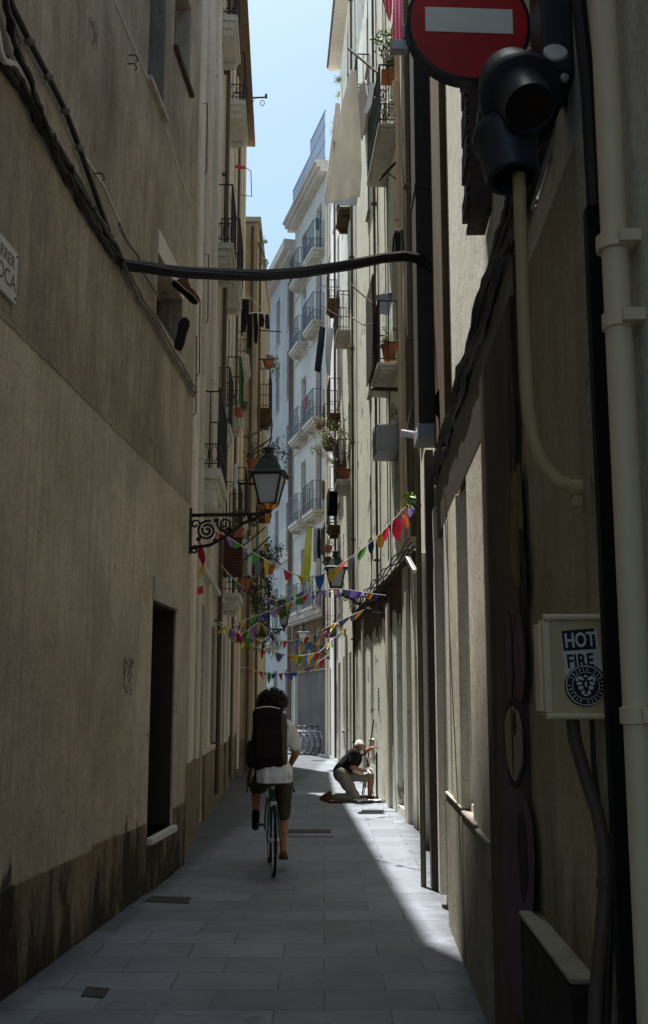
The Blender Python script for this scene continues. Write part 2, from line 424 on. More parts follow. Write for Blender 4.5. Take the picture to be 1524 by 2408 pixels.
WM = {}
def setp(o, label, cat, group, kind):
    if label: o['label'] = label
    if cat: o['category'] = cat
    if group: o['group'] = group
    if kind: o['kind'] = kind
def thing(name, label, cat, loc=(0, 0, 0), rz=0.0, group=None, Mx=None):
    o = bpy.data.objects.new(name, None); o.empty_display_size = .2; col.objects.link(o)
    m = Mx if Mx is not None else Matrix.Translation(V(loc)) @ Matrix.Rotation(rz, 4, 'Z')
    o.matrix_world = m; WM[o.name] = m.copy()
    setp(o, label, cat, group, None); return o
def mesh_from(name, mb, mat, smooth):
    me = bpy.data.meshes.new(name); me.from_pydata([tuple(v) for v in mb.v], [], mb.f)
    if mat: me.materials.append(mat)
    me.validate(); me.update()
    if smooth:
        me.polygons.foreach_set('use_smooth', [True] * len(me.polygons))
        me.set_sharp_from_angle(angle=math.radians(smooth if smooth > 1 else 42))
    return me
def fixn(me):
    import bmesh
    bm = bmesh.new(); bm.from_mesh(me); bmesh.ops.recalc_face_normals(bm, faces=bm.faces); bm.to_mesh(me); bm.free()
def part(name, mb, mat, parent, label=None, world=False, smooth=1, bevel=0, kind=None):
    root = WM[parent.name]
    if world:
        inv = root.inverted(); mb.v = [tuple(inv @ V(v)) for v in mb.v]
    me = mesh_from(name, mb, M[mat] if isinstance(mat, str) else mat, smooth)
    o = bpy.data.objects.new(name, me); col.objects.link(o); o.parent = parent; WM[o.name] = root
    if bevel:
        b = o.modifiers.new('bevel', 'BEVEL'); b.width = bevel; b.segments = 2; b.limit_method = 'ANGLE'; b.angle_limit = .6
    setp(o, label, None, None, kind); return o
def single(name, mb, mat, label, cat, loc=None, group=None, kind=None, smooth=1, bevel=0):
    """mb in world coordinates; origin is put at loc (default: the bottom centre)"""
    if loc is None:
        xs = [v[0] for v in mb.v]; ys = [v[1] for v in mb.v]; zs = [v[2] for v in mb.v]
        loc = ((min(xs)+max(xs))/2, (min(ys)+max(ys))/2, min(zs))
    loc = V(loc); mb.v = [tuple(V(v) - loc) for v in mb.v]
    me = mesh_from(name, mb, M[mat] if isinstance(mat, str) else mat, smooth)
    o = bpy.data.objects.new(name, me); col.objects.link(o); o.location = loc; WM[o.name] = Matrix.Translation(loc)
    if bevel:
        b = o.modifiers.new('bevel', 'BEVEL'); b.width = bevel; b.segments = 2; b.limit_method = 'ANGLE'; b.angle_limit = .6
    setp(o, label, cat, group, kind); return o
def dup(root, Mx, label=None, group=None, swap=None):
    r = root.copy(); col.objects.link(r); r.matrix_world = Mx; WM[r.name] = Mx.copy()
    if label: r['label'] = label
    if group: r['group'] = group
    for ch in list(root.children):
        c = ch.copy(); col.objects.link(c); c.parent = r; WM[c.name] = Mx.copy()
        for g in list(ch.children):
            d = g.copy(); col.objects.link(d); d.parent = c; WM[d.name] = Mx.copy()
    return r
def bake(o):
    """replace modifiers by the evaluated mesh"""
    dg = bpy.context.evaluated_depsgraph_get(); ev = o.evaluated_get(dg)
    me = bpy.data.meshes.new_from_object(ev, depsgraph=dg); o.modifiers.clear(); o.data = me
    me.polygons.foreach_set('use_smooth', [True] * len(me.polygons)); return o
def blob(name, mb, mat, parent=None, voxel=.01, smooth=6, world=False, disp=0, label=None):
    """fuse overlapping volumes into one continuous skin"""
    if parent: o = part(name, mb, mat, parent, label, world)
    else: o = single(name, mb, mat, None, None)
    fixn(o.data)
    r = o.modifiers.new('fuse', 'REMESH'); r.mode = 'VOXEL'; r.voxel_size = voxel
    s = o.modifiers.new('soft', 'SMOOTH'); s.factor = .5; s.iterations = smooth
    bake(o)
    if disp:
        for v in o.data.vertices:
            n = noise.noise(v.co * disp[1]) * disp[0]
            v.co += v.normal * n
    return o
def cap(mb, p, q, r1, r2, n=12):
    """tapered capsule"""
    p, q = V(p), V(q); d = (q - p); L = d.length; d.normalize(); pts = []; rs = []
    for i in range(1, 5):
        a = math.pi / 2 * (1 - i / 4); pts.append(p - d * r1 * math.sin(a)); rs.append(max(r1 * math.cos(a), 1e-3))
    pts.append(p + d * L * .5); rs.append((r1 + r2) / 2)
    for i in range(0, 4):
        a = math.pi / 2 * (i / 4); pts.append(q + d * r2 * math.sin(a)); rs.append(max(r2 * math.cos(a), 1e-3))
    mb.tube(pts, rs, n); return mb
def text_mb(s, size, T, th=.001, align='LEFT', bold=0.0):
    cu = bpy.data.curves.new('lettering', 'FONT'); cu.body = s; cu.size = size; cu.align_x = align; cu.extrude = th; cu.offset = bold
    cu.resolution_u = 3
    o = bpy.data.objects.new('lettering', cu); col.objects.link(o)
    dg = bpy.context.evaluated_depsgraph_get(); me = bpy.data.meshes.new_from_object(o.evaluated_get(dg), depsgraph=dg)
    mb = MB().add([v.co[:] for v in me.vertices], [tuple(p.vertices) for p in me.polygons], T)
    bpy.data.objects.remove(o); bpy.data.meshes.remove(me); bpy.data.curves.remove(cu); return mb

# ------------------------------------------------------------------ facades
class Fac:
    """local frame: x along the wall, -y towards the street, z up"""
    def __init__(s, p0, p1):
        s.p0 = V((p0[0], p0[1])); s.p1 = V((p1[0], p1[1])); s.L = (s.p1 - s.p0).length; s.d = (s.p1 - s.p0) / s.L
        s.M = Matrix.Translation((p0[0], p0[1], 0)) @ Matrix.Rotation(math.atan2(s.d.y, s.d.x), 4, 'Z')
        s.left = s.d.y > 0
    def sz(s, px, py, off=0.0):
        """where the sight line meets the wall plane moved off metres into the street"""
        a, b, c = ray(px, py); dx, dy = s.d
        ox, oy = s.p0.x + dy * off, s.p0.y - dx * off
        det = a * -dy + b * dx; t = (ox * -dy + oy * dx) / det
        X, Y = a * t, b * t
        return (X - ox) * dx + (Y - oy) * dy, EYE + c * t
    def s_of(s, px, off=0.0): return s.sz(px, 1662, off)[0]
    def rect(s, pa, pb, pt, pbm, ref=0):
        """opening from pixel columns pa..pb, top/bottom rows read at column (pa,pb)[ref]"""
        md = (pt + pbm) / 2; s0, s1 = s.sz(pa, md)[0], s.sz(pb, md)[0]; pr = (pa, pb)[ref]
        z1 = s.sz(pr, pt)[1]; z0 = s.sz(pr, pbm)[1]
        return (min(s0, s1), max(s0, s1), min(z0, z1), max(z0, z1))
    def W(s, x, y, z): return s.M @ V((x, y, z))

def wall_mesh(L, H, ops, thick=6.0, z0=-.05, Hfun=None, sub=0):
    """front with recessed openings, both ends, back and roof"""
    mb = MB(); H0, H1 = (H, H) if not isinstance(H, tuple) else H
    Hmin = min(H0, H1) - .01
    S = sorted(set([0, L] + [v for o in ops for v in o[:2]])); Z = sorted(set([z0, Hmin] + [v for o in ops for v in o[2:4] if v < Hmin]))
    for i in range(len(S) - 1):
        for j in range(len(Z) - 1):
            cs, cz = (S[i] + S[i+1]) / 2, (Z[j] + Z[j+1]) / 2
            if any(o[0] < cs < o[1] and o[2] < cz < o[3] for o in ops): continue
            mb.quad((S[i], 0, Z[j]), (S[i+1], 0, Z[j]), (S[i+1], 0, Z[j+1]), (S[i], 0, Z[j+1]))
    mb.quad((0, 0, Hmin), (L, 0, Hmin), (L, 0, H1), (0, 0, H0))
    for o in ops:
        a, b, c, d = o[:4]; e = o[4] + .02 if len(o) > 4 else .27
        mb.quad((a, 0, c), (a, e, c), (a, e, d), (a, 0, d)); mb.quad((b, 0, c), (b, 0, d), (b, e, d), (b, e, c))
        mb.quad((a, 0, d), (a, e, d), (b, e, d), (b, 0, d)); mb.quad((a, 0, c), (b, 0, c), (b, e, c), (a, e, c))
    t = thick
    mb.quad((0, 0, z0), (0, 0, H0), (0, t, H0), (0, t, z0)); mb.quad((L, 0, z0), (L, t, z0), (L, t, H1), (L, 0, H1))
    mb.quad((0, t, z0), (0, t, H0), (L, t, H1), (L, t, z0)); mb.quad((0, 0, H0), (L, 0, H1), (L, t, H1), (0, t, H0))
    return mb
def window(B, o, frame='frame', pane='glass', cross=True, name='window', shutter=None, sill=True, sillmat='sill'):
    a, b, c, d = o[:4]; e = o[4] if len(o) > 4 else .25
    w = .05; fr = MB(); y0, y1 = e - .05, e + .01
    fr.box((a, y0, c), (a + w, y1, d)); fr.box((b - w, y0, c), (b, y1, d)); fr.box((a + w, y0, d - w), (b - w, y1, d)); fr.box((a + w, y0, c), (b - w, y1, c + w))
    if cross:
        m = (a + b) / 2; fr.box((m - .025, y0 - .004, c + w), (m + .025, y1, d - w))
        z = c + (d - c) * .66; fr.box((a + w, y0, z - .02), (m - .025, y1, z + .02)); fr.box((m + .025, y0, z - .02), (b - w, y1, z + .02))
    f = part(name, fr, frame, B, smooth=0)
    part('pane', MB().box((a + w * .5, y0 + .02, c + w * .5), (b - w * .5, y1 - .012, d - w * .5)), pane, f, smooth=0)
    if sill: part('sill', MB().box((a - .05, -.045, c - .06), (b + .05, e - .07, c - .002)), sillmat, f, smooth=0, bevel=.006)
    if shutter:
        part('shutter', MB().box((a + .02, .03, c + (d - c) * .35), (b - .02, .06, d - .01)), shutter, f, smooth=0)
    return f
def door(B, o, mat='doorwood', name='door', panels=True):
    a, b, c, d = o[:4]; e = o[4] if len(o) > 4 else .25
    m = MB(); m.box((a, e - .05, c), (b, e + .01, d))
    if panels:
        k = (a + b) / 2
        for x0, x1 in ((a + .08, k - .05), (k + .05, b - .08)):
            if x1 - x0 < .1: continue
            for z0_, z1_ in ((c + .12, c + (d - c) * .42), (c + (d - c) * .5, d - .15)):
                m.box((x0, e - .075, z0_), (x1, e - .05, z1_))
    o_ = part(name, m, mat, B, smooth=0)
    h = MB(); h.tube([(b - .14, e - .06, c + 1.02), (b - .14, e - .13, c + 1.02), (b - .14, e - .13, c + 1.14)], .012, 6)
    part('handle', h, 'steel', o_)
    return o_
def railing_mesh(a, b, p, z, h=1.02, step=.13, deco=True, r=.008, mid=.34, ends=True):
    """three sided iron railing standing on a slab at height z, p metres into the street"""
    m = MB(); c = [(a + .03, -.02), (a + .03, -p + .03), (b - .03, -p + .03), (b - .03, -.02)]
    rails = [z + .07, z + h] + ([z + mid] if mid else [])
    for zz in rails:
        w = .03 if zz == z + h else .018
        for i in range(3):
            (x0, y0), (x1, y1) = c[i], c[i + 1]; m.bar((x0, y0, zz), (x1, y1, zz), w, .014)
    for i in range(3):
        (x0, y0), (x1, y1) = c[i], c[i + 1]; Ld = math.hypot(x1 - x0, y1 - y0); n = max(1, round(Ld / step))
        for k in range(n + (i == 2)):
            t = k / n; x, y = x0 + (x1 - x0) * t, y0 + (y1 - y0) * t
            corner = k == 0 and i in (1, 2)
            m.bar((x, y, z), (x, y, z + h), (.024 if corner else r * 1.8), None)
            if deco and k < n:
                xm, ym = x0 + (x1 - x0) * (t + .5 / n), y0 + (y1 - y0) * (t + .5 / n)
                pts = []
                ux, uy = (x1 - x0) / Ld, (y1 - y0) / Ld
                for q in range(10):
                    g = 2 * math.pi * q / 10
                    pts.append((xm + ux * math.cos(g) * step * .36, ym + uy * math.cos(g) * step * .36, z + .07 + (mid - .07) / 2 + math.sin(g) * (mid - .07) * .42))
                m.tube(pts, r * .8, 4, closed=True)
    return m
def balcony(B, s0, s1, z, p=.32, slab='mould', iron='iron', th=.14, h=1.02, step=.13, deco=True, label=None, mid=.34):
    m = MB(); m.box((s0, -p, z - th * .5), (s1, .01, z)); m.box((s0 + .05, -p + .05, z - th), (s1 - .05, .01, z - th * .5))
    if th > .12:
        for x in (s0 + .12, s1 - .24): m.prism([(0, 0), (0, 0)], 0, 0) if 0 else m.box((x, -p * .7, z - th - .1), (x + .1, .01, z - th))
    b = part('balcony', m, slab, B, label, smooth=0, bevel=.006)
    part('railing', railing_mesh(s0, s1, p, z, h, step, deco, mid=mid), iron, b)
    return b
# ------------------------------------------------------------------ setting: ground, paving
single('ground', MB().quad((-400, -300, -.02), (400, -300, -.02), (400, 900, -.02), (-400, 900, -.02)), 'ground', None, None, (0, 0, -.02), kind='structure')
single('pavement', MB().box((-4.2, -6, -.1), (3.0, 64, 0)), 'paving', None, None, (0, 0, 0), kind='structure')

def building(name, label, F, group=None):
    return thing(name, label, 'building', Mx=F.M, group=group)

# ---- L0: the bare rendered building that fills the left of the picture
F0 = Fac((-2.459, -4), (-1.45, 11.84))
B0 = building('rendered_building', 'bare grey-brown rendered building filling the left side, with one dark doorway', F0)
wA = F0.rect(351, 389, -60, 190) + (.24,); wA = (wA[0], wA[1], 7.28, 9.0, .24)
wB = (F0.sz(411, 60)[0], F0.sz(447, 150)[0], 8.3, 9.3, .22)
wC = F0.rect(370, 430, 592, 742) + (.3,)
dA = (F0.s_of(353), F0.s_of(410), .46, 2.56, .55)
ops = [wA, wB, wC, dA]
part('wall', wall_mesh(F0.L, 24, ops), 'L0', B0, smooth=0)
for o in (wA, wB): window(B0, o, 'frame', 'glass', cross=True, sill=False)
f = window(B0, wC, 'brownduct', 'blackmatt', cross=False, sill=False)
for o, mm in ((wA, 'sill'), (wB, 'ironrust')):
    part('sill', MB().box((o[0] - .03, -.05, o[2] - .05), (o[1] + .05, .12, o[2] + .003)), mm, B0, smooth=0, bevel=.006)
part('lintel', MB().box((wC[0] - .02, -.012, wC[3] + .003), (wC[1] + .02, .02, wC[3] + .24)), 'pil', B0, smooth=0, bevel=.004)
part('lintel', MB().box((dA[0] - .02, -.018, dA[3]), (dA[1] + .03, .02, dA[3] + .22)), 'sill', B0, smooth=0, bevel=.005)
part('jamb', MB().box((dA[1] - .004, -.012, dA[2] + .005), (dA[1] + .15, .02, dA[3] - .004)), 'mould', B0, smooth=0, bevel=.004) if 0 else None
door(B0, dA, 'brownduct', panels=True)
fr = MB(); fr.box((dA[1] - .012, .02, dA[2] + .002), (dA[1] + .001, .49, dA[3])); part('dark_reveal', fr, 'brownduct', B0, smooth=0)  # dark sheets added over the reveals to deepen the doorway's shade
part('dark_reveal', MB().box((dA[0] + .001, .02, dA[3] - .012), (dA[1] - .013, .49, dA[3] + .001)), 'brownduct', B0, smooth=0)
part('doorstep', MB().box((dA[0] - .02, -.055, .40), (dA[1] + .03, .50, .46)), 'marble', B0, smooth=0, bevel=.008)
rng = random.Random(3)
pl = MB(); x = -.0
while x < F0.L:
    w = rng.uniform(.7, 1.25); e = min(x + w, F0.L)
    h = .60 + rng.uniform(-.015, .015)
    for a, b in ((x, e),):
        if b <= dA[0] or a >= dA[1] + .03: segs = [(a, b)]
        else: segs = [(a, dA[0] - .022)] if a < dA[0] - .05 else []
        for p, q in segs:
            if q - p > .05: pl.box((p, -.008 - rng.uniform(0, .005), -.05), (q - .003, .01, h))
    x = e
pl.box((dA[1] + .035, -.012, -.05), (F0.L, .01, .62)); pl.box((dA[0] - .02, -.03, -.05), (dA[1] + .03, .01, .40))
part('plinth', pl, 'L0stone', B0, smooth=0, bevel=.01)
seam = MB()
for k in range(60):
    a = k * F0.L / 60; b = a + F0.L / 60; z = 3.77 + .003 * math.sin(k * 1.7) + .004 * math.sin(k * .63)
    seam.box((a, -.006 - .001 * (k % 3), z), (b + .001, .004, z + .008 + .004 * ((k * 7) % 3)))
part('render_ledge', seam, 'L0', B0, smooth=0)
for pts in ([(268, 0), (300, 75), (347, 187)], [(388, 300), (420, 400), (452, 492)], [(200, 370), (245, 440), (279, 520)]):
    cr = MB()
    for (a, b) in zip(pts, pts[1:]):
        p, q = F0.sz(*a), F0.sz(*b); cr.bar((p[0], -.002, p[1]), (q[0], -.002, q[1]), .012, .02)
    part('render_seam', cr, 'mould', B0, smooth=0)
for px, py in ((300, 150), (221, 408), (303, 130)):
    hk = MB(); s_, z_ = F0.sz(px, py); hk.tube([(s_, .01, z_), (s_, -.06, z_), (s_ + .03, -.075, z_ - .03), (s_ + .01, -.06, z_ - .055)], .006, 6)
    part('wall_hook', hk, 'ironrust', B0)

sc_ = MB(); rs = random.Random(9)
for k in range(26):
    px, py = rs.uniform(290, 316), rs.uniform(1545, 1625); s1_, z1_ = F0.sz(px, py); s2_, z2_ = F0.sz(px + rs.uniform(-4, 4), py + rs.uniform(5, 22))
    sc_.bar((s1_, -.002, z1_), (s2_, -.002, z2_), .006, .006)
part('scratched_marks', sc_, 'scratch', B0, smooth=0)
for px, py, w_, h_ in ((91, 1865, .05, .03), (262, 1550, .03, .05), (66, 1356, .02, .09), (150, 2370, .04, .03), (500, 1562, .03, .05)):
    s1_, z1_ = F0.sz(px, py)
    if s1_ < F0.L and z1_ > 0: part('plaster_chip', MB().prism([(s1_ - w_/2, z1_), (s1_ + w_*.3, z1_ - h_*.3), (s1_ + w_/2, z1_ + h_*.4), (s1_, z1_ + h_*.6)], -.004, .004), 'marble', B0, smooth=0)

# ---- L1: two beige buildings beyond it
rngb = random.Random(11)
F1a = Fac((-1.6, 11.86), (-1.695, 14.6))
B1 = building('beige_building', 'narrow beige building with pale pilasters just beyond the bare left wall', F1a)
part('wall', wall_mesh(F1a.L, (20.9, 20.5), [], thick=5), 'L1', B1, smooth=0)
for a, b, y, mm in ((.55, .95, .05, 'pil'), (1.25, 1.5, .07, 'L1b'), (1.85, 2.2, .05, 'pil'), (2.45, 2.7, .08, 'L1b')):
    part('pilaster', MB().box((a, -y, .9), (b, .01, 17.8)), mm, B1, smooth=0, bevel=.02)
part('plinth', MB().box((0, -.09, -.05), (F1a.L - .01, .01, .95)), 'plinth_brown', B1, smooth=0, bevel=.01)
for a, z in ((1.0, 6.5), (2.2, 7.6), (1.5, 9.4), (.6, 5.9)):
    rod = MB(); rod.tube([(a, 0, z), (a, -.12, z), (a + .12, -.12, z - .9), (a + .12, -.09, z - .93)], .008, 6)
    part('clothes_hook', rod, 'ironrust', B1)

F1b = Fac((-1.695, 14.6), (-2.095, 26.3))
B1b = building('balconied_building', 'tall beige building with stacked iron balconies and a tiled eave on the left', F1b)
opsb = [(.75, 1.7, .14, 3.05, .3), (6.4, 7.35, .12, 3.0, .3), (3.2, 4.1, 1.0, 2.9, .22), (8.8, 9.8, .1, 3.1, .3)]
cols_ = [(.1, 1.2), (2.3, 3.2), (4.6, 5.6), (6.4, 7.4), (8.8, 9.7)]
for i, (a, b) in enumerate(cols_):
    for z in (4.72, 7.34, 9.04 + .9, 13.2):
        if i == 1: continue
        opsb.append((a + .15, b - .1, z + .02, z + 2.1, .22))
part('wall', wall_mesh(F1b.L, 16.0, opsb, thick=5), 'L1b', B1b, smooth=0)
for k, o in enumerate(opsb):
    if o[2] < .2: door(B1b, o, 'doorwood' if k else 'brownpaint')
    else: window(B1b, o, 'frame', ('glass', 'shutter')[k % 2], sill=False)
for a, b, y in ((0, .3, .06), (1.9, 2.15, .07), (4.2, 4.45, .06), (7.9, 8.15, .07), (10.6, 10.9, .07)):
    part('pilaster', MB().box((a, -y, 1.0), (b, .01, 15.4)), 'pil', B1b, smooth=0, bevel=.02)
for a, b in ((0, .74), (1.71, 6.39), (7.36, 8.79), (9.81, 11.6)): part('plinth', MB().box((a, -.05, -.05), (b, .01, .9)), 'plinth_brown', B1b, smooth=0, bevel=.01)
part('string_course', MB().box((0, -.1, 3.42), (11.6, .01, 3.5)), 'mould', B1b, smooth=0, bevel=.01)
ev = MB(); ev.box((-1.15, -.33, 15.8), (F1b.L + .1, 0, 15.92))  # near end lengthened past its wall, out of view, to close the ground shadow
part('eave', ev, 'tile', B1b, smooth=0)
tl = MB(); n = 52
for k in range(n):
    x = -1.15 + k * (F1b.L + 1.25) / n + rngb.uniform(-.02, .02); tl.tube([(x, .3, 16.12), (x, -.30, 15.97)], .10, 7)
part('roof_tiles', tl, 'tile', B1b, smooth=1)
def balc_at(B, F, px, row, length, p, **k):
    s_, z = F.sz(px, row)
    if F.left: return balcony(B, s_, s_ + length, z, p, **k)
    return balcony(B, s_ - length, s_, z, p, **k)
def sz0(F, px, row): return F.sz(px, row)
B_b1 = balcony(B1b, .02, 1.75, 4.78, .30, 'mould', 'iron', th=.28, h=1.08, label='nearest left balcony with a deep pale slab and oval ironwork')
for x in (1.3, .05): part('corbel', MB().box((x, -.24, 4.25), (x + .4, .01, 4.5)), 'mould', B1b, smooth=0, bevel=.03)
for s0, z, L_, p in ((2.35, 9.04, 1.35, .30), (4.2, 9.3, 1.6, .34), (2.6, 13.3, 1.35, .30), (5.3, 13.3, 1.5, .34), (6.2, 7.34, 1.4, .30), (6.5, 4.9, 1.3, .30),
                     (8.6, 9.2, 1.5, .34), (8.4, 5.6, 1.4, .34), (3.9, 6.4, 1.0, .22)):
    balcony(B1b, s0, s0 + L_, z, p, 'mould', 'iron', th=.2, step=.14, deco=(z > 7))
bb = balcony(B1b, 5.3, 6.7, 3.63, .36, 'mould', 'ironrust', th=.2, deco=False, label='low balcony hidden behind a red-brown slatted blind')
part('blind', MB().box((5.28, -.39, 3.9), (6.4, -.365, 4.75)).box((5.27, -.365, 3.9), (5.28, -.02, 4.75)), 'blindbrown', B1b, smooth=0)
for s_, mm, r_ in ((3.9, 'pipe_dk', .04), (8.3, 'pipe_dk', .035), (11.3, 'pipe', .04)):
    q = MB().tube([(s_, -.09, .2), (s_, -.09, 15.7)], r_, 10)
    for z in range(1, 16, 2): q.box((s_ - .05, -.12, z), (s_ + .05, .0, z + .03))
    part('downpipe', q, mm, B1b)

# roof rod with pulley over the left eave
q = MB(); e = F1b.W(9.6, -.35, 15.6); e = V((-1.95, 24.6, 16.1)); q.tube([e, e + V((.55, 0, .02))], .022, 8); q.tube([e + V((.55, 0, .0)), e + V((.55, 0, .1))], .03, 8)
q.tube([e + V((.28, 0, 0)), e + V((-.12, 0, -.95))], .008, 5)
pts = [e + V((.46 + .05 * math.cos(t), 0, -.13 + .07 * math.sin(t))) for t in [i * math.pi / 6 for i in range(12)]]
q.tube(pts, .009, 5, closed=True)
part('pulley_rod', q, 'ironrust', B1b, world=True)

# ---- L2: ochre building whose blank end wall faces the camera
F2 = Fac((-1.68, 26.4), (-1.73, 33.1))
B2 = building('ochre_building', 'ochre building standing forward on the left with a blank end wall', F2)
ops = [(1.0, 1.8, 3.9, 6.0, .2), (3.0, 3.8, 3.9, 6.0, .2), (1.0, 1.8, 7.3, 9.3, .2), (3.0, 3.8, 7.3, 9.3, .2), (1.0, 1.8, 10.5, 12.3, .2), (1.2, 2.1, .1, 2.7, .2)]
part('wall', wall_mesh(F2.L, 13.7, ops, thick=5), 'L2', B2, smooth=0)
for k, o in enumerate(ops): (door if o[2] < .3 else window)(B2, o)
part('coping', MB().box((-.08, -.08, 13.72), (F2.L + .05, 4.9, 13.85)), 'mould', B2, smooth=0, bevel=.01)
for z, L_ in ((9.0, 1.4), (6.5, 1.3), (3.6, 1.3)): balcony(B2, .5, .5 + L_, z, .34, 'brownband', 'ironrust', th=.16, deco=False)
part('downpipe', MB().tube([(-.06, .12, 0.1), (-.06, .12, 13.6)], .035, 8), 'pipe_dk', B2)
part('downpipe', MB().tube([(.25, -.06, 0.1), (.25, -.06, 13.6)], .03, 8), 'pipe_dk', B2)
part('plinth', MB().box((-.02, -.03, -.05), (F2.L, 2.0, .85)), 'plinth', B2, smooth=0, bevel=.01)

# ---- right side
FR0 = Fac((1.0425, 10.5), (.57, -3))
BR0 = building('shopfront_building', 'nearest right-hand building with graffiti board, meter box and beige drainpipes', FR0)
SR = lambda px: FR0.s_of(px)
dR = (SR(1100) , SR(1121), 1.0, 3.0, .25)
dR2 = (SR(1046), SR(1058), .12, 3.0, .2)
opsR = [dR, dR2, (1.2, 2.2, 5.2, 7.3, .2)]
part('wall', wall_mesh(FR0.L, 8.3, opsR, thick=5), 'R0', BR0, smooth=0)
door(BR0, dR, 'blackmatt', panels=False); door(BR0, dR2, 'brownpaint'); window(BR0, opsR[2], 'frame', 'glass')
# brown timber shopfront up to the cable line, in vertical boards of different depth
def strip(B, F, pa, pb, z0, z1, y, m, name='panel', bev=.006):
    a, b = sorted((F.s_of(pa), F.s_of(pb))); return part(name, MB().box((a, -y, z0), (b, .01, z1)), m, B, smooth=0, bevel=bev)
strip(BR0, FR0, 1063, 1072, .96, 3.0, .04, 'mould', 'pilaster')
strip(BR0, FR0, 1078, 1099.5, .96, 3.0, .05, 'R0mid', 'pilaster')
strip(BR0, FR0, 1121.5, 1163, .92, 3.0, .035, 'R0mid', 'pilaster')
strip(BR0, FR0, 1256, 1428, -.05, 3.3, .02, 'R0low', 'render_panel', .004)
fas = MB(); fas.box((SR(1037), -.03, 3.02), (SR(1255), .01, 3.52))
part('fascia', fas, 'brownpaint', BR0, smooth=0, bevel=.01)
# stone plinth: three slabs with a lit ledge on top
for pa, pb, h, mm in ((1061, 1099.5, .97, 'plinth'), (1100, 1133, .95, 'plinth'), (1133.5, 1164, .93, 'plinth')):
    a, b = SR(pa), SR(pb); part('plinth', MB().box((a, -.05, -.05), (b - .012, .01, h - .02)), mm, BR0, smooth=0, bevel=.008); part('plinth_ledge', MB().box((a, -.058, h - .018), (b - .012, .01, h)), 'sill', BR0, smooth=0, bevel=.006)
pq = MB(); a, b = SR(1262), SR(1392)
pq.box((a, -.09, -.05), (b, .01, .82)); part('plinth', pq, 'plinth_dark', BR0, 'low grimy plinth with a pale worn ledge', smooth=0, bevel=.012)
part('plinth_ledge', MB().box((a - .004, -.094, .823), (b, .01, .842)), 'plinth', BR0, smooth=0, bevel=.008)
# dark pillar at the far corner under the duct
part('corner_pillar', MB().box((.02, -.075, -.05), (.30, .01, 4.0)), 'brownpaint', BR0, smooth=0, bevel=.008)
strip(BR0, FR0, 1041, 1045, .1, 3.3, .06, 'pil', 'pilaster')

FR1 = Fac((1.28, 14.8), (1.10, 10.54))
BR1 = building('recessed_building', 'cream building set back behind the tall brown duct on the right', FR1)
opsR1 = [(2.2, 3.0, .12, 3.0, .25), (.7, 1.4, .9, 3.0, .2), (1.0, 1.9, 5.0, 7.1, .2), (1.0, 1.9, 8.4, 10.5, .2)]
part('wall', wall_mesh(FR1.L, 11.6, opsR1, thick=5), 'R1', BR1, smooth=0)
for o in opsR1: (door if o[2] < .3 else window)(BR1, o)
for a, b, y in ((.05, .3, .05), (1.6, 1.85, .06), (3.4, 3.8, .07)): part('pilaster', MB().box((a, -y, -.05), (b, .01, 3.4)), 'R1', BR1, smooth=0, bevel=.01)

PA = V((1.28, 14.8)); PB = V((.14, 36.3)); PM = PA + (PB - PA) * ((30 - 14.8) / 21.5)
FRA = Fac(PM, PA)
BRA = building('tall_cream_building', 'tall sunlit cream building on the right hung with laundry and pot plants', FRA)
LA = FRA.L
sY = lambda Y: LA - (Y - 14.8) / FRA.d.y * -1
colsA = [(16.75, 17.5), (21.2, 21.8), (26.6, 27.3), (28.9, 29.4)]
opsA = []; kinds = []
for i, (ya, yb) in enumerate(colsA):
    a, b = sorted((sY(ya), sY(yb)))
    opsA.append((a, b, .12 if i % 2 == 0 else 1.0, 2.9, .16)); kinds.append('g')
    for z in (4.05, 7.0, 10.85, 14.1, 17.4):
        if i in (1, 3) : opsA.append((a + .1, b - .1, z + .8, z + 2.1, .12)); kinds.append('w')
        else: opsA.append((a, b, z + .03, z + 2.2, .13)); kinds.append('b')
part('wall', wall_mesh(LA, 20.5, opsA, thick=5), 'RA', BRA, smooth=0)
for k, o in enumerate(opsA):
    if kinds[k] == 'g' and o[2] < .3: door(BRA, o, ('brownpaint', 'doorwood')[k % 2])
    elif kinds[k] == 'g': window(BRA, o, 'white', 'glass')
    else: window(BRA, o, 'frame', ('glass', 'shutter', 'glass')[k % 3], sill=kinds[k] == 'w')
# moulded jambs and pilasters at street level, catching the grazing sun
for ya, yb, y, z1, mm in ((15.0, 15.35, .05, 3.5, 'R1'), (15.8, 16.2, .06, 3.6, 'mould'), (18.3, 18.6, .05, 3.3, 'pil'),
                       (23.0, 23.3, .05, 3.4, 'mould'), (27.9, 28.2, .05, 3.4, 'mould')):
    a, b = sorted((sY(ya), sY(yb))); part('pilaster', MB().box((a, -y, -.05), (b, .01, z1)), mm, BRA, smooth=0, bevel=.008)
# ragged brown band where the paint peels above the ground floor
rg = random.Random(5); a, b = 4.2, LA - .02; n = 120; lo = []; x = a
for k in range(n + 1):
    x = a + (b - a) * k / n; lo.append((x, 3.08 - .32 * noise.noise(V((x * 1.1, 0, 3))) - .22 * abs(noise.noise(V((x * 5, 2, 1)))) - (.25 if rg.random() < .12 else 0)))
bm_ = MB()
for k in range(n):
    (xa, za), (xb, zb) = lo[k], lo[k + 1]; bm_.prism([(xa, za), (xb, zb), (xb, 3.62), (xa, 3.62)], -.012, .004)
part('peeling_band', bm_, 'brownband', BRA, 'ragged brown band of peeling paint above the ground floor', smooth=0)
part('ledge', MB().box((4.0, -.09, 3.622), (LA - .02, .01, 3.68)), 'brownband', BRA, smooth=0, bevel=.008)
part('eave', MB().box((-.1, -.34, 20.2), (LA, 0, 20.32)), 'mould', BRA, smooth=0)
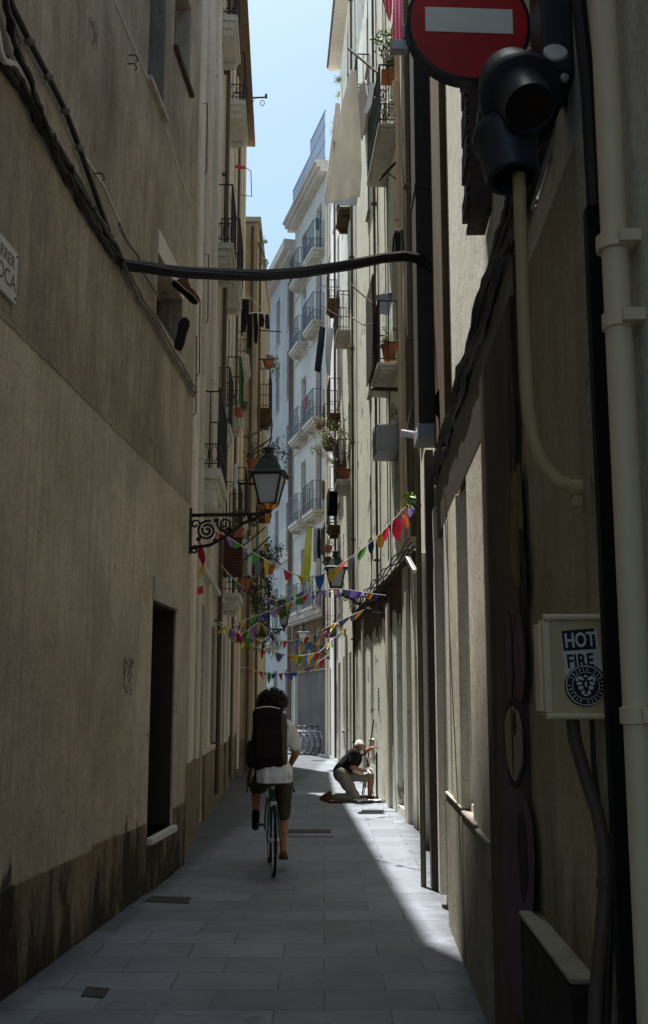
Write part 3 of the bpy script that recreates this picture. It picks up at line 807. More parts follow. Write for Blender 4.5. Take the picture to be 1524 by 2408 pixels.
part('gutter', MB().box((-.12, -.39, 20.3), (LA, -.3, 20.42)), 'pipe_dk', BRA, smooth=0)
# balconies
def balY(B, ya, yb, z, p, **k):
    a, b = sorted((sY(ya), sY(yb))); return balcony(B, a, b, z, p, **k)
bR = [balY(BRA, 16.24, 18.3, 10.74, .34, slab='mould', iron='green_iron', th=.1, deco=False),
      balY(BRA, 16.67, 18.4, 6.92, .34, slab='mould', iron='iron', th=.1, deco=False),
      balY(BRA, 26.45, 27.7, 10.9, .34, slab='mould', iron='ironrust', th=.12, deco=False),
      balY(BRA, 26.3, 27.5, 14.1, .30, slab='brownband', iron='ironrust', th=.16, deco=False),
      balY(BRA, 26.6, 28.2, 7.1, .34, slab='mould', iron='iron', th=.12, deco=False),
      balY(BRA, 20.9, 22.2, 13.9, .3, slab='mould', iron='iron', th=.12, deco=False)]
bl = MB(); a, b = sorted((sY(16.9), sY(18.3))); bl.box((a, -.37, 7.0), (a + 1.2, -.35, 8.55)); part('reed_blind', bl, 'blinddark', BRA, 'dark slatted blind hung over the balcony rail', smooth=0)
# near end: dark board colours in the wall's shade, beside pale strip and pipes
for ya, yb, y, z0, z1, mm in ((15.05, 15.55, .05, 4.2, 20.1, 'brownduct'), (15.75, 15.95, .035, 4.2, 20.1, 'pil')):
    a, b = sorted((sY(ya), sY(yb))); part('board', MB().box((a, -y, z0), (b, .01, z1)), mm, BRA, smooth=0)
for Y_, r_, mm, z0, z1 in ((14.95, .045, 'pipe_dk', 3.9, 20), (16.05, .05, 'pipe', 3.9, 20), (19.9, .025, 'pipe_dk', 3.7, 20), (25.3, .03, 'pipe_dk', .3, 20)):
    s_ = sY(Y_); q = MB().tube([(s_, -.045, z0), (s_, -.045, z1)], r_, 8)
    z = z0 + .5
    while z < z1: q.box((s_ - r_ - .012, -.08 - r_, z), (s_ + r_ + .012, 0, z + .035)); z += 2.3
    part('downpipe', q, mm, BRA)
part('vent_slot', MB().box((sY(16.86), -.004, .33), (sY(16.76), .01, .54)), 'blackmatt', BRA, smooth=0)
vg = MB()
for k in range(7): vg.box((sY(20.2), -.012, 1.55 + k * .06), (sY(20.35), .01, 1.575 + k * .06))
part('vent_grille', vg, 'iron', BRA, smooth=0)

FRB = Fac(PB, PM)
BRB = building('chalky_building', 'chalky white building at the far right with small slab balconies', FRB)
opsB = []
for (a, b) in ((.7, 1.5), (3.3, 4.1), (5.0, 5.8)):
    opsB.append((a, b, .1, 2.8, .2))
    for z in (4.1, 6.6 + .6, 9.75 + .4, 13.3, 16.4): opsB.append((a, b, z + .03, z + 2.1, .2))
part('wall', wall_mesh(FRB.L, 19.1, opsB, thick=5), 'RB', BRB, smooth=0)
for k, o in enumerate(opsB): (door if o[2] < .3 else window)(BRB, o)
part('cornice', MB().box((-.05, -.08, 18.9), (FRB.L, .01, 19.0)).box((-.05, -.14, 19.0), (FRB.L, .01, 19.12)), 'mould', BRB, smooth=0, bevel=.01)
for s1, z, L_ in ((6.2, 9.73, 1.3), (5.9, 6.6, 1.2), (3.7, 6.0, 1.2), (6.0, 13.2, 1.2), (3.6, 9.7, 1.2), (3.7, 3.9, 1.3)):
    balcony(BRB, s1 - L_, s1, z, .34, 'brownband', 'iron', th=.13, deco=False, step=.15)
part('downpipe', MB().tube([(.15, -.06, .2), (.15, -.06, 18.8)], .04, 8), 'pipe', BRB)
part('downpipe', MB().tube([(4.6, -.06, .2), (4.6, -.06, 18.8)], .035, 8), 'pipe_dk', BRB)

# ---- F1: the blue-white house that closes the view, four storeys of paired balconies over a shutter
FF1 = Fac((-1.15, 41.45), (.14, 36.3))
BF1 = building('corner_apartment_house', 'blue-white apartment house closing the view, paired iron balconies on every floor', FF1)
opsF = []
fl = (4.91, 8.18, 11.4, 14.9, 17.57)
for z in fl:
    h = 2.35 if z < 16 else 1.9
    opsF += [(3.55, 4.4, z + .03, z + h, .2), (1.2, 2.0, z + .03, z + h, .2)]
gar = (.35, 4.9, .06, 2.82, .18); opsF.append(gar)
shop = [(.9, 1.5, 3.05, 4.2, .2), (2.3, 2.9, 3.05, 4.2, .2), (3.7, 4.3, 3.05, 4.2, .2)]; opsF += shop
part('wall', wall_mesh(FF1.L, 20.6, opsF, thick=6), 'F1', BF1, smooth=0)
for o in opsF[:10]: window(BF1, o, 'framegrey', 'louvre', sill=False)
for o in shop: window(BF1, o, 'brownpaint', 'glass', cross=False, sill=False)
gm = MB().box((gar[0], .13, gar[2]), (gar[1], .19, gar[3]))
part('garage_shutter', gm, 'garage', BF1, 'wide grey garage shutter with faded scrawl', smooth=0)
part('brown_band', MB().box((.02, -.04, 2.86), (FF1.L - .02, .01, 3.04)).box((.02, -.04, 4.22), (FF1.L - .02, .01, 4.62)).box((.02, -.04, 3.04), (.88, .01, 4.22)).box((1.52, -.04, 3.04), (2.28, .01, 4.22)).box((2.92, -.04, 3.04), (3.68, .01, 4.22)).box((4.32, -.04, 3.04), (FF1.L - .02, .01, 4.22)), 'brownband', BF1, smooth=0)
part('cornice', MB().box((0, -.34, 4.63), (FF1.L, .01, 4.76)).box((0, -.24, 4.55), (FF1.L, .01, 4.63)), 'mouldgrey', BF1, smooth=0, bevel=.01)
part('top_cornice', MB().box((-.1, -.3, 20.2), (FF1.L, .01, 20.34)).box((-.1, -.42, 20.34), (FF1.L, .01, 20.5)).box((-.1, -.5, 20.5), (FF1.L, .01, 20.62)), 'mouldgrey', BF1, smooth=0, bevel=.02)
for z in fl[1:]:
    part('string_course', MB().box((0, -.035, z - .35), (FF1.L, .01, z - .2)), 'mouldgrey', BF1, smooth=0)
for z in fl:
    for a, b in ((3.15, 4.75), (.85, 2.35)):
        balcony(BF1, a, b, z, .42, 'mouldgrey', 'irongrey', th=.2, h=1.0, step=.14, deco=True, mid=.36)
rt = MB(); z0 = 20.62
for k in range(60):
    x = k * FF1.L / 60; rt.box((x, -.1, z0), (x + .012, -.088, z0 + 1.9 - (0 if x > 3 else .5)))
for z in (.08, .7, 1.3): rt.box((0, -.1, z0 + z), (FF1.L, -.085, z0 + z + .03))
rt.box((3, -.105, z0 + 1.87), (FF1.L, -.08, z0 + 1.92))
part('roof_railing', rt, 'irongrey', BF1, smooth=0)
part('roof_screen', MB().box((0.1, .05, z0), (3.0, .12, z0 + 1.25)), 'louvre', BF1, smooth=0)

FF2 = Fac((-4.8, 56), (-1.15, 41.45))
BF2 = building('pale_far_house', 'pale bluish house furthest down the street, tall narrow windows', FF2)
opsG = []
for k in range(6):
    a = FF2.L - 1.4 - k * 2.2
    if a < .8: continue
    for z in (1.0, 4.3, 7.5, 10.6, 13.7, 16.6): opsG.append((a, a + .75, z, z + 2.0, .22))
part('wall', wall_mesh(FF2.L, 19.9, opsG, thick=6), 'F2', BF2, smooth=0)
for k, o in enumerate(opsG): window(BF2, o, 'framegrey', ('glass', 'louvre')[k % 2], cross=False, sill=True)
part('cornice', MB().box((-.1, -.25, 19.3), (FF2.L, .01, 19.5)).box((-.1, -.45, 19.5), (FF2.L, .01, 19.92)), 'mouldgrey', BF2, smooth=0, bevel=.02)
for z in (4.0, 7.2, 10.3): part('string_course', MB().box((0, -.05, z), (FF2.L, .01, z + .12)), 'mouldgrey', BF2, smooth=0)
for a, z in ((FF2.L - 6.1, 13.5), (FF2.L - 6.1, 10.4), (FF2.L - 3.9, 4.1)): balcony(BF2, a, a + 1.5, z, .45, 'mouldgrey', 'irongrey', th=.18, deco=False)
part('downpipe', MB().tube([(FF2.L - .12, -.08, .2), (FF2.L - .12, -.08, 19.2)], .05, 8), 'pipe_dk', BF2)
part('downpipe', MB().tube([(FF2.L - .5, -.08, .2), (FF2.L - .5, -.08, 19.2)], .04, 8), 'pipe_dk', BF2)
# ------------------------------------------------------------------ street furniture near the camera
R90 = Matrix.Rotation(math.pi / 2, 4, 'X')
# no-entry sign
Ys = 3.48
cS = at(1103, 55, Ys); rS = (at(1251, 55, Ys) - at(955, 55, Ys)).x / 2
t = thing('no_entry_sign', 'round red no-entry sign with a white bar, bracketed to the right wall at top', 'road sign', Mx=Matrix.Translation(cS) @ Matrix.Rotation(math.radians(3), 4, 'Z'))
T0 = Matrix.Rotation(math.pi / 2, 4, 'X')
part('rim', MB().lathe([(rS * .97, -.055), (rS, -.05), (rS, -.002), (rS - .012, .004), (rS - .014, .0), (rS - .014, -.055)], 64, T0), 'black', t)
part('disc', MB().lathe([(rS - .013, -.045), (rS - .013, .001)], 64, T0), 'signred', t)
bw = (at(1208, 55, Ys) - at(1001, 55, Ys)).x / 2; bh = (at(1103, 22, Ys) - at(1103, 79, Ys)).z / 2
part('bar', MB().box((-bw, -.0035, -bh + .01), (bw, -.0005, bh + .01)), 'signwhite', t, smooth=0)
ar = MB(); e0 = at(925, 92, Ys) - cS; e1 = at(1312, 50, Ys) - cS
ar.box((e0.x, .058, e0.z - .008), (e0.x + .06, .098, e0.z + .03)); ar.box((e0.x + .04, .058, -.02), (e1.x, .098, .03))
ar.box((e1.x - .012, .02, -.1), (e1.x, .14, .12))
part('arm', ar, 'galv', t, smooth=0, bevel=.003)
fl_ = MB()
for z in (-.08, .1): fl_.lathe([(.012, 0), (.012, .02), (.006, .026)], 8, Matrix.Translation((e1.x - .03, .08, z)) @ Matrix.Rotation(math.pi / 2, 4, 'Y'))
part('bolts', fl_, 'galv', t)

# traffic signal on a curved tube
Yt = 3.2
KT = 1.14; O = at(1246, 256, Yt - .12)
t = thing('traffic_signal', 'black hooded traffic signal seen from below on a curved wall tube', 'traffic light', loc=at(1225, 300, Yt))
ax = V((-.07, .60, .66)).normalized(); Rm = Matrix.Translation(O) @ ax.to_track_quat('Z', 'Y').to_matrix().to_4x4() @ Matrix.Scale(KT, 4)
part('hood', MB().lathe([(.060, .02), (.064, -.0), (.067, .0), (.073, .06), (.082, .10), (.086, .115)], 40, Rm), 'tl', t, world=True)
part('housing', MB().lathe([(.078, .10), (.108, .108), (.113, .12), (.113, .135), (.102, .142), (.098, .20), (.088, .26), (.066, .31), (.035, .335)], 44, Rm), 'tl', t, world=True)
part('lens', MB().lathe([(.061, -.004 + .02), (.061, .022), (.05, .028)], 32, Rm), 'lens', t, world=True)
c2 = at(1190, 332, Yt + .05); ax2 = V((.08, -.25, -1)).normalized()
R2 = Matrix.Translation(c2) @ ax2.to_track_quat('Z', 'Y').to_matrix().to_4x4() @ Matrix.Scale(1.12, 4)
part('hood', MB().lathe([(.05, -.06), (.088, -.04), (.094, -.02), (.094, 0), (.084, .012), (.078, .10), (.072, .135), (.060, .137), (.058, .09)], 36, R2), 'tl', t, world=True)
bk_ = MB(); p = [at(x, y, Yt + .1) for x, y in ((1160, 130), (1140, 190), (1125, 260), (1122, 320), (1180, 350), (1290, 330), (1320, 250), (1320, 160), (1250, 110))]
bk_.v = [tuple(q) for q in p] + [tuple(q + V((0, .05, 0))) for q in p]; n = len(p)
bk_.f = [tuple(range(n)), tuple(range(2*n-1, n-1, -1))] + [(i, i+n, (i+1) % n + n, (i+1) % n) for i in range(n)]
part('backplate', bk_, 'black', t, world=True, smooth=0, bevel=.01)
pp = [(1220, 410), (1226, 560), (1234, 780), (1243, 960), (1254, 1030), (1274, 1085), (1304, 1124), (1340, 1145), (1386, 1151)]
part('support_tube', MB().tube([at(x, y, Yt + .03 + .0 * k) for k, (x, y) in enumerate(pp)], .0205, 14), 'pipe_olive', t, world=True)
part('wall_flange', MB().lathe([(.034, -.02), (.034, .012)], 20, Matrix.Translation(at(1386, 1151, Yt + .03)) @ Matrix.Rotation(math.pi / 2, 4, 'Y')), 'pipe_olive', t, world=True)
cl_ = MB(); c = at(1356, 1148, Yt + .03); cl_.lathe([(.026, -.02), (.026, .02)], 18, Matrix.Translation(c) @ Matrix.Rotation(math.pi / 2, 4, 'Y')); cl_.box(c + V((-.014, -.012, -.055)), c + V((.014, .012, -.018)))
part('clamp', cl_, 'pipe_olive', t, world=True)
c = at(1306, 124, Yt - .12)
part('washer', MB().lathe([(.034, -.006), (.037, -.003), (.037, .003), (.034, .006), (.010, .006), (.008, .002)], 28, Matrix.Translation(c) @ Matrix.Rotation(math.radians(-112), 4, 'X')), 'galv', t, world=True)
ba = MB(); ba.tube([at(1290, 150, Yt + .06), at(1330, 150, Yt + .1), at(1352, 160, Yt + .12)], .028, 12)
ba.tube([at(1345, 60, Yt + .1), at(1352, 140, Yt + .1), at(1372, 260, Yt + .1), at(1395, 420, Yt + .05), at(1402, 520, Yt)], .017, 8)
ba.bar(at(1350, 90, Yt + .12), at(1362, 260, Yt + .12), .03, .09)
part('bracket', ba, 'tl', t, world=True)
part('bolt', MB().lathe([(.014, 0), (.014, .012), (.008, .016)], 10, Matrix.Translation(at(1326, 186, Yt - .02)) @ Matrix.Rotation(math.pi / 2, 4, 'X')), 'galv', t, world=True)

# junction box, cable knots and devices on the wall behind it
t = thing('junction_box', 'black junction box with looped cables high on the right wall', 'junction box', loc=FR0.W(7.15, -.06, 3.5))
part('box', MB().box((6.75, -.16, 3.45), (7.25, .0, 4.15)), 'black', t, smooth=0, bevel=.015) if 0 else None
jb = MB(); a = FR0
for (x0, x1, y, z0, z1) in ((7.12, 7.34, .10, 3.55, 4.05),): jb.box((x0, -y, z0), (x1, 0, z1))
jb.v = [tuple(FR0.M @ V(v)) for v in jb.v]; part('box', jb, 'black', t, world=True, smooth=0, bevel=.012)
q = MB(); q.tube([at(1262, 470, 3.5), at(1256, 480, 3.5), at(1252, 490, 3.5), at(1256, 494, 3.5), at(1275, 440, 3.6), at(1300, 360, 3.6)], .007, 6)
part('loop', q, 'steel', t, world=True)
t = thing('cable_connector', 'small white connector block with orange and red tape on a black riser', 'connector', loc=at(1432, 640, 2.95))
part('body', MB().box(at(1417, 702, 2.96), at(1446, 590, 3.02)), 'galv', t, world=True, smooth=0, bevel=.004)
part('tape', MB().tube([at(1421, 580, 2.99), at(1418, 440, 2.99)], .016, 8), 'tapered', t, world=True)
part('orange_tape', MB().tube([at(1404, 520, 3.0), at(1408, 545, 3.0)], .017, 8), 'terracotta', t, world=True)

# black riser duct, beige drainpipe
s_ = (10.5 - 2.85) * 1.0006; q = MB().box((s_ - .027, -.058, -.05), (s_ + .027, -.0, 2.95)); q.v = [tuple(FR0.M @ V(v)) for v in q.v]
single('cable_duct', q, 'blackmatt', 'matt black square duct running up the right wall beside the meter box', 'duct', smooth=0, bevel=.004)
q = MB(); q.tube([FR0.W(s_, -.03, 2.95), FR0.W(s_ + .01, -.035, 3.3), FR0.W(s_ - .02, -.05, 3.7), FR0.W(s_, -.06, 4.6)], .022, 8)
q2 = q
single('cable_riser', q, 'cable', 'thick black cable rising above the black duct on the right', 'cable')
s_ = (10.5 - 2.56) * 1.0006
t = thing('drainpipe', 'thick beige drainpipe with collars at the right edge', 'pipe', Mx=FR0.M @ Matrix.Translation((s_, -.05, 0)))
part('pipe', MB().tube([(0, 0, -.02), (0, 0, 2.2), (0, 0, 6)], .033, 20), 'pipe', t)
for z, r in ((1.58, .04), (2.52, .04), (2.72, .046), (3.55, .04)):
    q = MB().lathe([(.034, z - .02), (r, z - .018), (r, z + .018), (.034, z + .02)], 20); q.box((-.06, -.002, z - .015), (.06, .055, z + .015))
    part('collar', q, 'pipe', t)

# meter box with stickers
Yb = 3.05
x0 = at(1284, 1565, Yb).x; xw = .675 + .035 * Yb; z1 = at(1360, 1452, Yb).z; z0 = at(1360, 1684, Yb).z; yf = x0 / ((1253 - 762) / 2561)
t = thing('meter_box', 'beige meter box with stickers, mounted on the right wall', 'meter box', loc=(x0, Yb, z0))
part('body', MB().box((x0 + .004, Yb, z0), (xw, yf, z1)), 'boxbeige', t, world=True, smooth=0, bevel=.004)
part('door', MB().box((x0 - .012, Yb + .03, z0 + .012), (x0 + .003, yf - .012, z1 - .014)), 'boxpale', t, world=True, smooth=0, bevel=.003)
for z in (z1, z0): part('edge_trim', MB().tube([(x0 - .005, Yb - .006, z), (xw, Yb - .006, z)], .009, 10), 'boxpale', t, world=True)
part('corner_trim', MB().box((x0 - .006, Yb - .005, z0 + .01), (x0 + .014, Yb + .025, z1 - .01)), 'boxpale', t, world=True, smooth=0, bevel=.003)
kx = (at(1400, 1565, Yb).x - at(1300, 1565, Yb).x) / 100
def sticker_T(px, py, rot=0, dy=.0035): return Matrix.Translation(at(px, py, Yb - dy)) @ Matrix.Rotation(math.radians(rot), 4, 'Y') @ R90
P = lambda pts, dy: [tuple(at(x, y, Yb - dy)) for x, y in pts]
def plate(pts, d0, d1):
    n = len(pts); m = MB(); m.v = P(pts, d1) + P(pts, d0); m.f = [tuple(range(n)), tuple(range(2*n-1, n-1, -1))] + [(i, i+n, (i+1) % n + n, (i+1) % n) for i in range(n)]; return m
st = part('sticker', plate([(1320, 1484), (1402, 1476), (1418, 1580), (1330, 1592)], 0, .002), 'stickw', t, 'square white sticker reading HOT FIRE', world=True, smooth=0)
part('black_band', plate([(1320, 1484), (1397, 1477), (1402, 1526), (1326, 1531)], .002, .003), 'stickb', st, world=True, smooth=0)
def txt(s, px, py, hpx, m, par, rot, dy, wsc=1.0, bold=.0):
    T = Matrix.Translation(at(px, py, Yb - dy)) @ Matrix.Rotation(math.radians(rot), 4, 'Y') @ R90 @ Matrix.Diagonal((wsc, 1, 1, 1))
    part('lettering', text_mb(s, hpx * kx / .7, T, .0006, 'LEFT', .0012), m, par, world=True, smooth=0)
txt('HOT', 1329, 1523, 33, 'stickw', st, -4, .004, .72); txt('FIRE', 1334, 1571, 31, 'stickb', st, -4, .003, .80)
st2 = part('round_sticker', plate([(1378 + 50 * math.cos(a_ * math.pi / 20), 1612 + 50 * math.sin(a_ * math.pi / 20)) for a_ in range(40)], .0032, .0048), 'stickb', t, 'round black sticker with a pale mask face', world=True, smooth=0)
rn = MB(); Cc = at(1378, 1612, Yb - .0062)
def ring(r0, r1, k=40):
    m = MB()
    for i in range(k):
        a, b = 2 * math.pi * i / k, 2 * math.pi * (i + 1) / k
        m.quad(Cc + V((r0*kx*math.cos(a), 0, r0*kx*math.sin(a))), Cc + V((r1*kx*math.cos(a), 0, r1*kx*math.sin(a))), Cc + V((r1*kx*math.cos(b), 0, r1*kx*math.sin(b))), Cc + V((r0*kx*math.cos(b), 0, r0*kx*math.sin(b))))
    return m
r_ = ring(44, 46.5); r2_ = ring(30.5, 32); rn.add(r_.v, r_.f); rn.add(r2_.v, r2_.f)
for i in range(26):
    if i % 7 == 5: continue
    a = 2 * math.pi * i / 26; q0 = Cc + V((35*kx*math.cos(a), 0, 35*kx*math.sin(a))); q1 = Cc + V((41*kx*math.cos(a), 0, 41*kx*math.sin(a)))
    rn.bar(q0, q1, .0022 if i % 2 else .0035, .0006, up=(0, 1, 0))
fc = MB()
def blobp(cx, cz, rx, rz, rot=0, n=14):
    vs = []
    for i in range(n):
        a = 2 * math.pi * i / n; x, z = rx*math.cos(a), rz*math.sin(a); vs.append(tuple(Cc + V(((cx + x*math.cos(rot) - z*math.sin(rot))*kx, 0, (cz + x*math.sin(rot) + z*math.cos(rot))*kx))))
    fc.add(vs, [tuple(range(n))])
for sgn in (-1, 1):
    blobp(sgn*11, 17, 8, 4, sgn*.5); blobp(sgn*15, 5, 7, 3.4, sgn*-.2); blobp(sgn*12, -5, 6, 5, 0); blobp(sgn*7, -16, 4, 5, sgn*.4); blobp(sgn*20, 14, 3, 5, 0)
blobp(0, 22, 4, 3); blobp(0, 3, 2.6, 7); blobp(0, -22, 6, 2.2)
part('ring', rn, 'stickw', st2, world=True, smooth=0); part('mask', fc, 'stickw', st2, world=True, smooth=0)
# conduits under the box
t = thing('conduit', 'bent brown conduit and cable dropping from under the meter box', 'conduit', loc=at(1350, 1692, 3.1))
part('tube', MB().tube([at(x, y, Y) for x, y, Y in ((1345, 1680, 3.12), (1352, 1740, 3.12), (1378, 1830, 3.1), (1405, 1910, 3.08), (1420, 1990, 3.05), (1424, 2080, 3.0), (1414, 2200, 3.0), (1402, 2330, 3.0), (1398, 2470, 3.0))], .019, 12), 'pipe_dk', t, world=True)
part('cable', MB().tube([at(x, y, Y) for x, y, Y in ((1395, 1680, 3.2), (1400, 1800, 3.2), (1412, 1900, 3.15), (1438, 2000, 3.1), (1436, 2150, 3.0), (1430, 2300, 3.0), (1425, 2480, 3.0))], .012, 8), 'cable', t, world=True)
part('clip', MB().lathe([(.025, -.012), (.025, .012)], 14, Matrix.Translation(at(1424, 2075, 3.0))), 'pipe_dk', t, world=True)

# graffiti board
t = thing('graffiti_board', 'tall weathered board with purple and cream graffiti on the right wall', 'board', Mx=FR0.M @ Matrix.Translation((SR(1200), 0, 0)))
a, b = SR(1167), SR(1254)
inv = Matrix.Translation((-SR(1200), 0, 0))
def lp(mb): mb.v = [tuple(inv @ V(v)) for v in mb.v]; return mb
part('board', lp(MB().box((a, -.045, -.04), (b, .01, 3.32))), 'board', t, smooth=0, bevel=.004)
def spray(name, m, cpx, cpy, wpx, hpx, lay, wob=.12, seed=0):
    s0, z0_ = FR0.sz(cpx, cpy, .05); s1 = FR0.sz(cpx - wpx / 2, cpy, .05)[0]; s2 = FR0.sz(cpx + wpx / 2, cpy, .05)[0]; zt = FR0.sz(cpx, cpy - hpx / 2, .05)[1]; zb = FR0.sz(cpx, cpy + hpx / 2, .05)[1]
    sc_, rw, rh, zc = (s1 + s2) / 2, (s2 - s1) / 2, (zt - zb) / 2, (zt + zb) / 2; n = 26; poly = []
    for i in range(n):
        g = 2 * math.pi * i / n; k = 1 + wob * noise.noise(V((math.cos(g) * 1.5, math.sin(g) * 1.5, seed)))
        poly.append((sc_ + rw * math.cos(g) * k, zc + rh * math.sin(g) * k))
    part(name, lp(MB().prism(poly, -.0455 - .0012 * lay, -.046)), m, t, smooth=0)
spray('yellow_smear', 'ochre', 1214, 1240, 34, 300, 1, .6, 1); spray('dark_smear', 'dkline', 1226, 1350, 20, 200, 1, .7, 5); spray('dark_smear', 'dkline', 1200, 1020, 16, 240, 1, .7, 9)
spray('purple_field', 'purple', 1216, 2080, 72, 620, 1, .35, 2)
spray('dark_outline', 'dkline', 1195, 1548, 22, 232, 2, .1, 3); spray('dark_outline', 'dkline', 1220, 1545, 30, 236, 2, .1, 4)
spray('purple_leaf', 'purple', 1195, 1548, 16, 214, 3, .1, 3); spray('purple_leaf', 'purple', 1220, 1545, 23, 218, 3, .1, 4)
spray('dark_outline', 'dkline', 1209, 1745, 50, 205, 4, .15, 6); spray('cream_oval', 'cream', 1209, 1742, 41, 180, 5, .18, 7)
spray('dark_stroke', 'dkline', 1206, 1740, 3, 170, 6, .1, 8); spray('dark_stroke', 'dkline', 1211, 1700, 8, 60, 6, .2, 8); spray('dark_stroke', 'dkline', 1228, 2010, 26, 190, 2, .4, 10)

# rolled blind standing off the upper wall
t = thing('rolled_blind', 'dark wooden blind hanging off the upper right wall beside the signal', 'blind', Mx=FR0.M @ Matrix.Translation((4.85, -.105, 4.16)))
bl = MB(); rg = random.Random(2)
for k in range(20): bl.box((.06, -.006 - rg.uniform(0, .016), k * .055), (.35, .010, k * .055 + .047))
part('slats', bl, 'blinddark', t, smooth=0)
part('side_board', MB().box((.36, -.005, -.03), (.38, .105, 1.12)).box((.05, 0, -.06), (.38, .10, -.03)), 'ironrust', t, smooth=0)

# big brown duct with cowl
t = thing('exhaust_duct', 'tall square brown exhaust duct rising up the right wall past the cable', 'duct', loc=(.92, 9.5, 3.95))
part('shaft', MB().box((.822, 9.3, 4.02), (1.02, 9.72, 13)), 'brownduct', t, world=True, smooth=0, bevel=.006)
part('collar', MB().box((.812, 9.29, 3.9), (1.03, 9.73, 4.015)), 'acgrey', t, world=True, smooth=0, bevel=.004)
for z in (6.2, 8.4, 10.6): part('joint', MB().box((.814, 9.292, z), (1.025, 9.728, z + .04)), 'brownduct', t, world=True, smooth=0)
q = MB(); a, b = SR(1048), SR(1076); q.box((a, -.05, 3.75), (b, .0, 10.9)); q.v = [tuple(FR0.M @ V(v)) for v in q.v]
single('wall_board', q, 'brownband', 'flat brown board running up the wall just right of the big duct', 'board', smooth=0, bevel=.006)
q = MB()
t = thing('shop_lamp', 'horizontal metal tube lamp under a dark sheet hood by the brown duct', 'lamp', loc=at(985, 1020, 9.9))
part('tube', MB().tube([at(943, 1018, 9.9), at(1046, 1034, 9.9)], .034, 14), 'steel', t, world=True)
h = [at(x, y, 9.95) for x, y in ((957, 1008), (967, 960), (976, 933), (996, 926), (1002, 1012))]; n = len(h)
m = MB(); m.v = [tuple(p) for p in h] + [tuple(p + V((0, .25, 0))) for p in h]; m.f = [tuple(range(n)), tuple(range(2*n-1, n-1, -1))] + [(i, i+n, (i+1) % n + n, (i+1) % n) for i in range(n)]
part('hood', m, 'brownduct', t, world=True, smooth=0, bevel=.006)
t = thing('loudspeaker', 'round black horn loudspeaker tucked among cables beneath the duct', 'speaker', loc=at(1050, 950, 8.7))
Rm = Matrix.Translation(at(1050, 952, 8.6)) @ V((-.3, -1, -.25)).normalized().to_track_quat('Z', 'Y').to_matrix().to_4x4() @ Matrix.Diagonal((1, 1.5, 1, 1))
part('horn', MB().lathe([(.03, -.16), (.05, -.08), (.095, 0), (.1, .01), (.085, .005), (.03, -.05)], 24, Rm), 'blackmatt', t, world=True)
part('mount', MB().tube([at(1050, 952, 8.75), at(1066, 945, 8.8)], .02, 8), 'iron', t, world=True)

# pole at the corner that the bunting is tied to
q = MB().tube([(.90, 10.42, 0), (.90, 10.42, 2.4), (.905, 10.42, 4.45)], .026, 10)
single('corner_pole', q, 'pole_olive', 'thin olive pole at the wall corner that the bunting is tied to', 'pole')

# cables
def cable(name, label, strands, mat='cable', group=None, clips=None, part_name='strand'):
    p0 = strands[0][0][0]; t = thing(name, label, 'cable', loc=p0, group=group)
    for pts, r in strands: part(part_name, MB().tube(pts, r, 7), mat, t, world=True)
    if clips:
        for c in clips: part('clip', MB().ball(c, (.035, .02, .03), 5), 'cable_grey', t, world=True)
    return t
def onF(F, pts, off): 
    out = []
    for (x, y) in pts:
        s_, z_ = F.sz(x, y, off); out.append(F.W(s_, -off, z_))
    return out
def wob(pts, k, a, seed, n=4):
    out = []; rg = random.Random(seed)
    for p, q in zip(pts, pts[1:]):
        for i in range(n): out.append(p.lerp(q, i / n) + V((rg.uniform(-a, a), rg.uniform(-a, a), rg.uniform(-a, a) + k)))
    return out + [pts[-1]]
L1p = [(5, -40), (20, 33), (43, 117), (67, 180), (87, 240), (110, 297), (137, 341), (167, 394), (200, 458), (227, 501), (254, 548), (284, 600), (290, 622)]
L2p = [(0, 120), (20, 160), (50, 200), (80, 260), (103, 307), (127, 352), (152, 400), (185, 462), (215, 515), (248, 566), (276, 604), (292, 625)]
L3p = [(12, -40), (30, 17), (70, 97), (114, 180), (154, 260), (187, 347), (217, 434), (240, 501), (262, 562), (280, 600)]
L4p = [(290, 622), (311, 669), (334, 712), (364, 752), (394, 812), (427, 866), (448, 905), (459, 929)]
t = cable('cable_bundle', 'tangled black cable bundle climbing the bare left wall', [(wob(onF(F0, L1p, .05), 0, .006, 1), .021), (wob(onF(F0, L1p, .08), 0, .012, 2), .016), (wob(onF(F0, L1p, .06), -.035, .012, 9), .016), (wob(onF(F0, L2p, .03), -.02, .01, 3), .026), (wob(onF(F0, L2p, .05), 0.02, .012, 4), .018)])
cable('single_cable', 'single black cable fastened higher up the bare left wall, above the bundle', [(onF(F0, L3p, .035), .021)], clips=onF(F0, [(70, 97), (114, 180), (154, 260), (187, 347)], .05))
cable('lower_cables', 'pale twisted cables running down the left wall beyond the street crossing', [(wob(onF(F0, L4p, .04), 0, .006, 5), .014), (wob(onF(F0, [(x + 4, y - 6) for x, y in L4p], .03), 0, .006, 6), .010), (wob(onF(F0, [(x - 3, y + 5) for x, y in L4p], .03), 0, .008, 7), .010)], 'cable_grey')
cable('bent_conduit', 'short grey conduit with a swan neck under the bundle on the left wall', [(onF(F0, [(280, 525), (283, 534), (292, 556), (306, 578), (324, 600), (334, 635), (352, 664), (371, 694), (372, 706)], .04), .012), (onF(F0, [(256, 546), (266, 552), (276, 548), (283, 536), (281, 524)], .06), .010)], 'cable_grey', part_name='tube')
cable('grey_pipe', 'grey swan-necked pipe entering at the left edge above the cables', [(onF(F0, [(-10, 60), (0, 120), (8, 140), (22, 148), (36, 152), (44, 166), (58, 192), (72, 220)], .05), .022)], 'galv', part_name='tube')
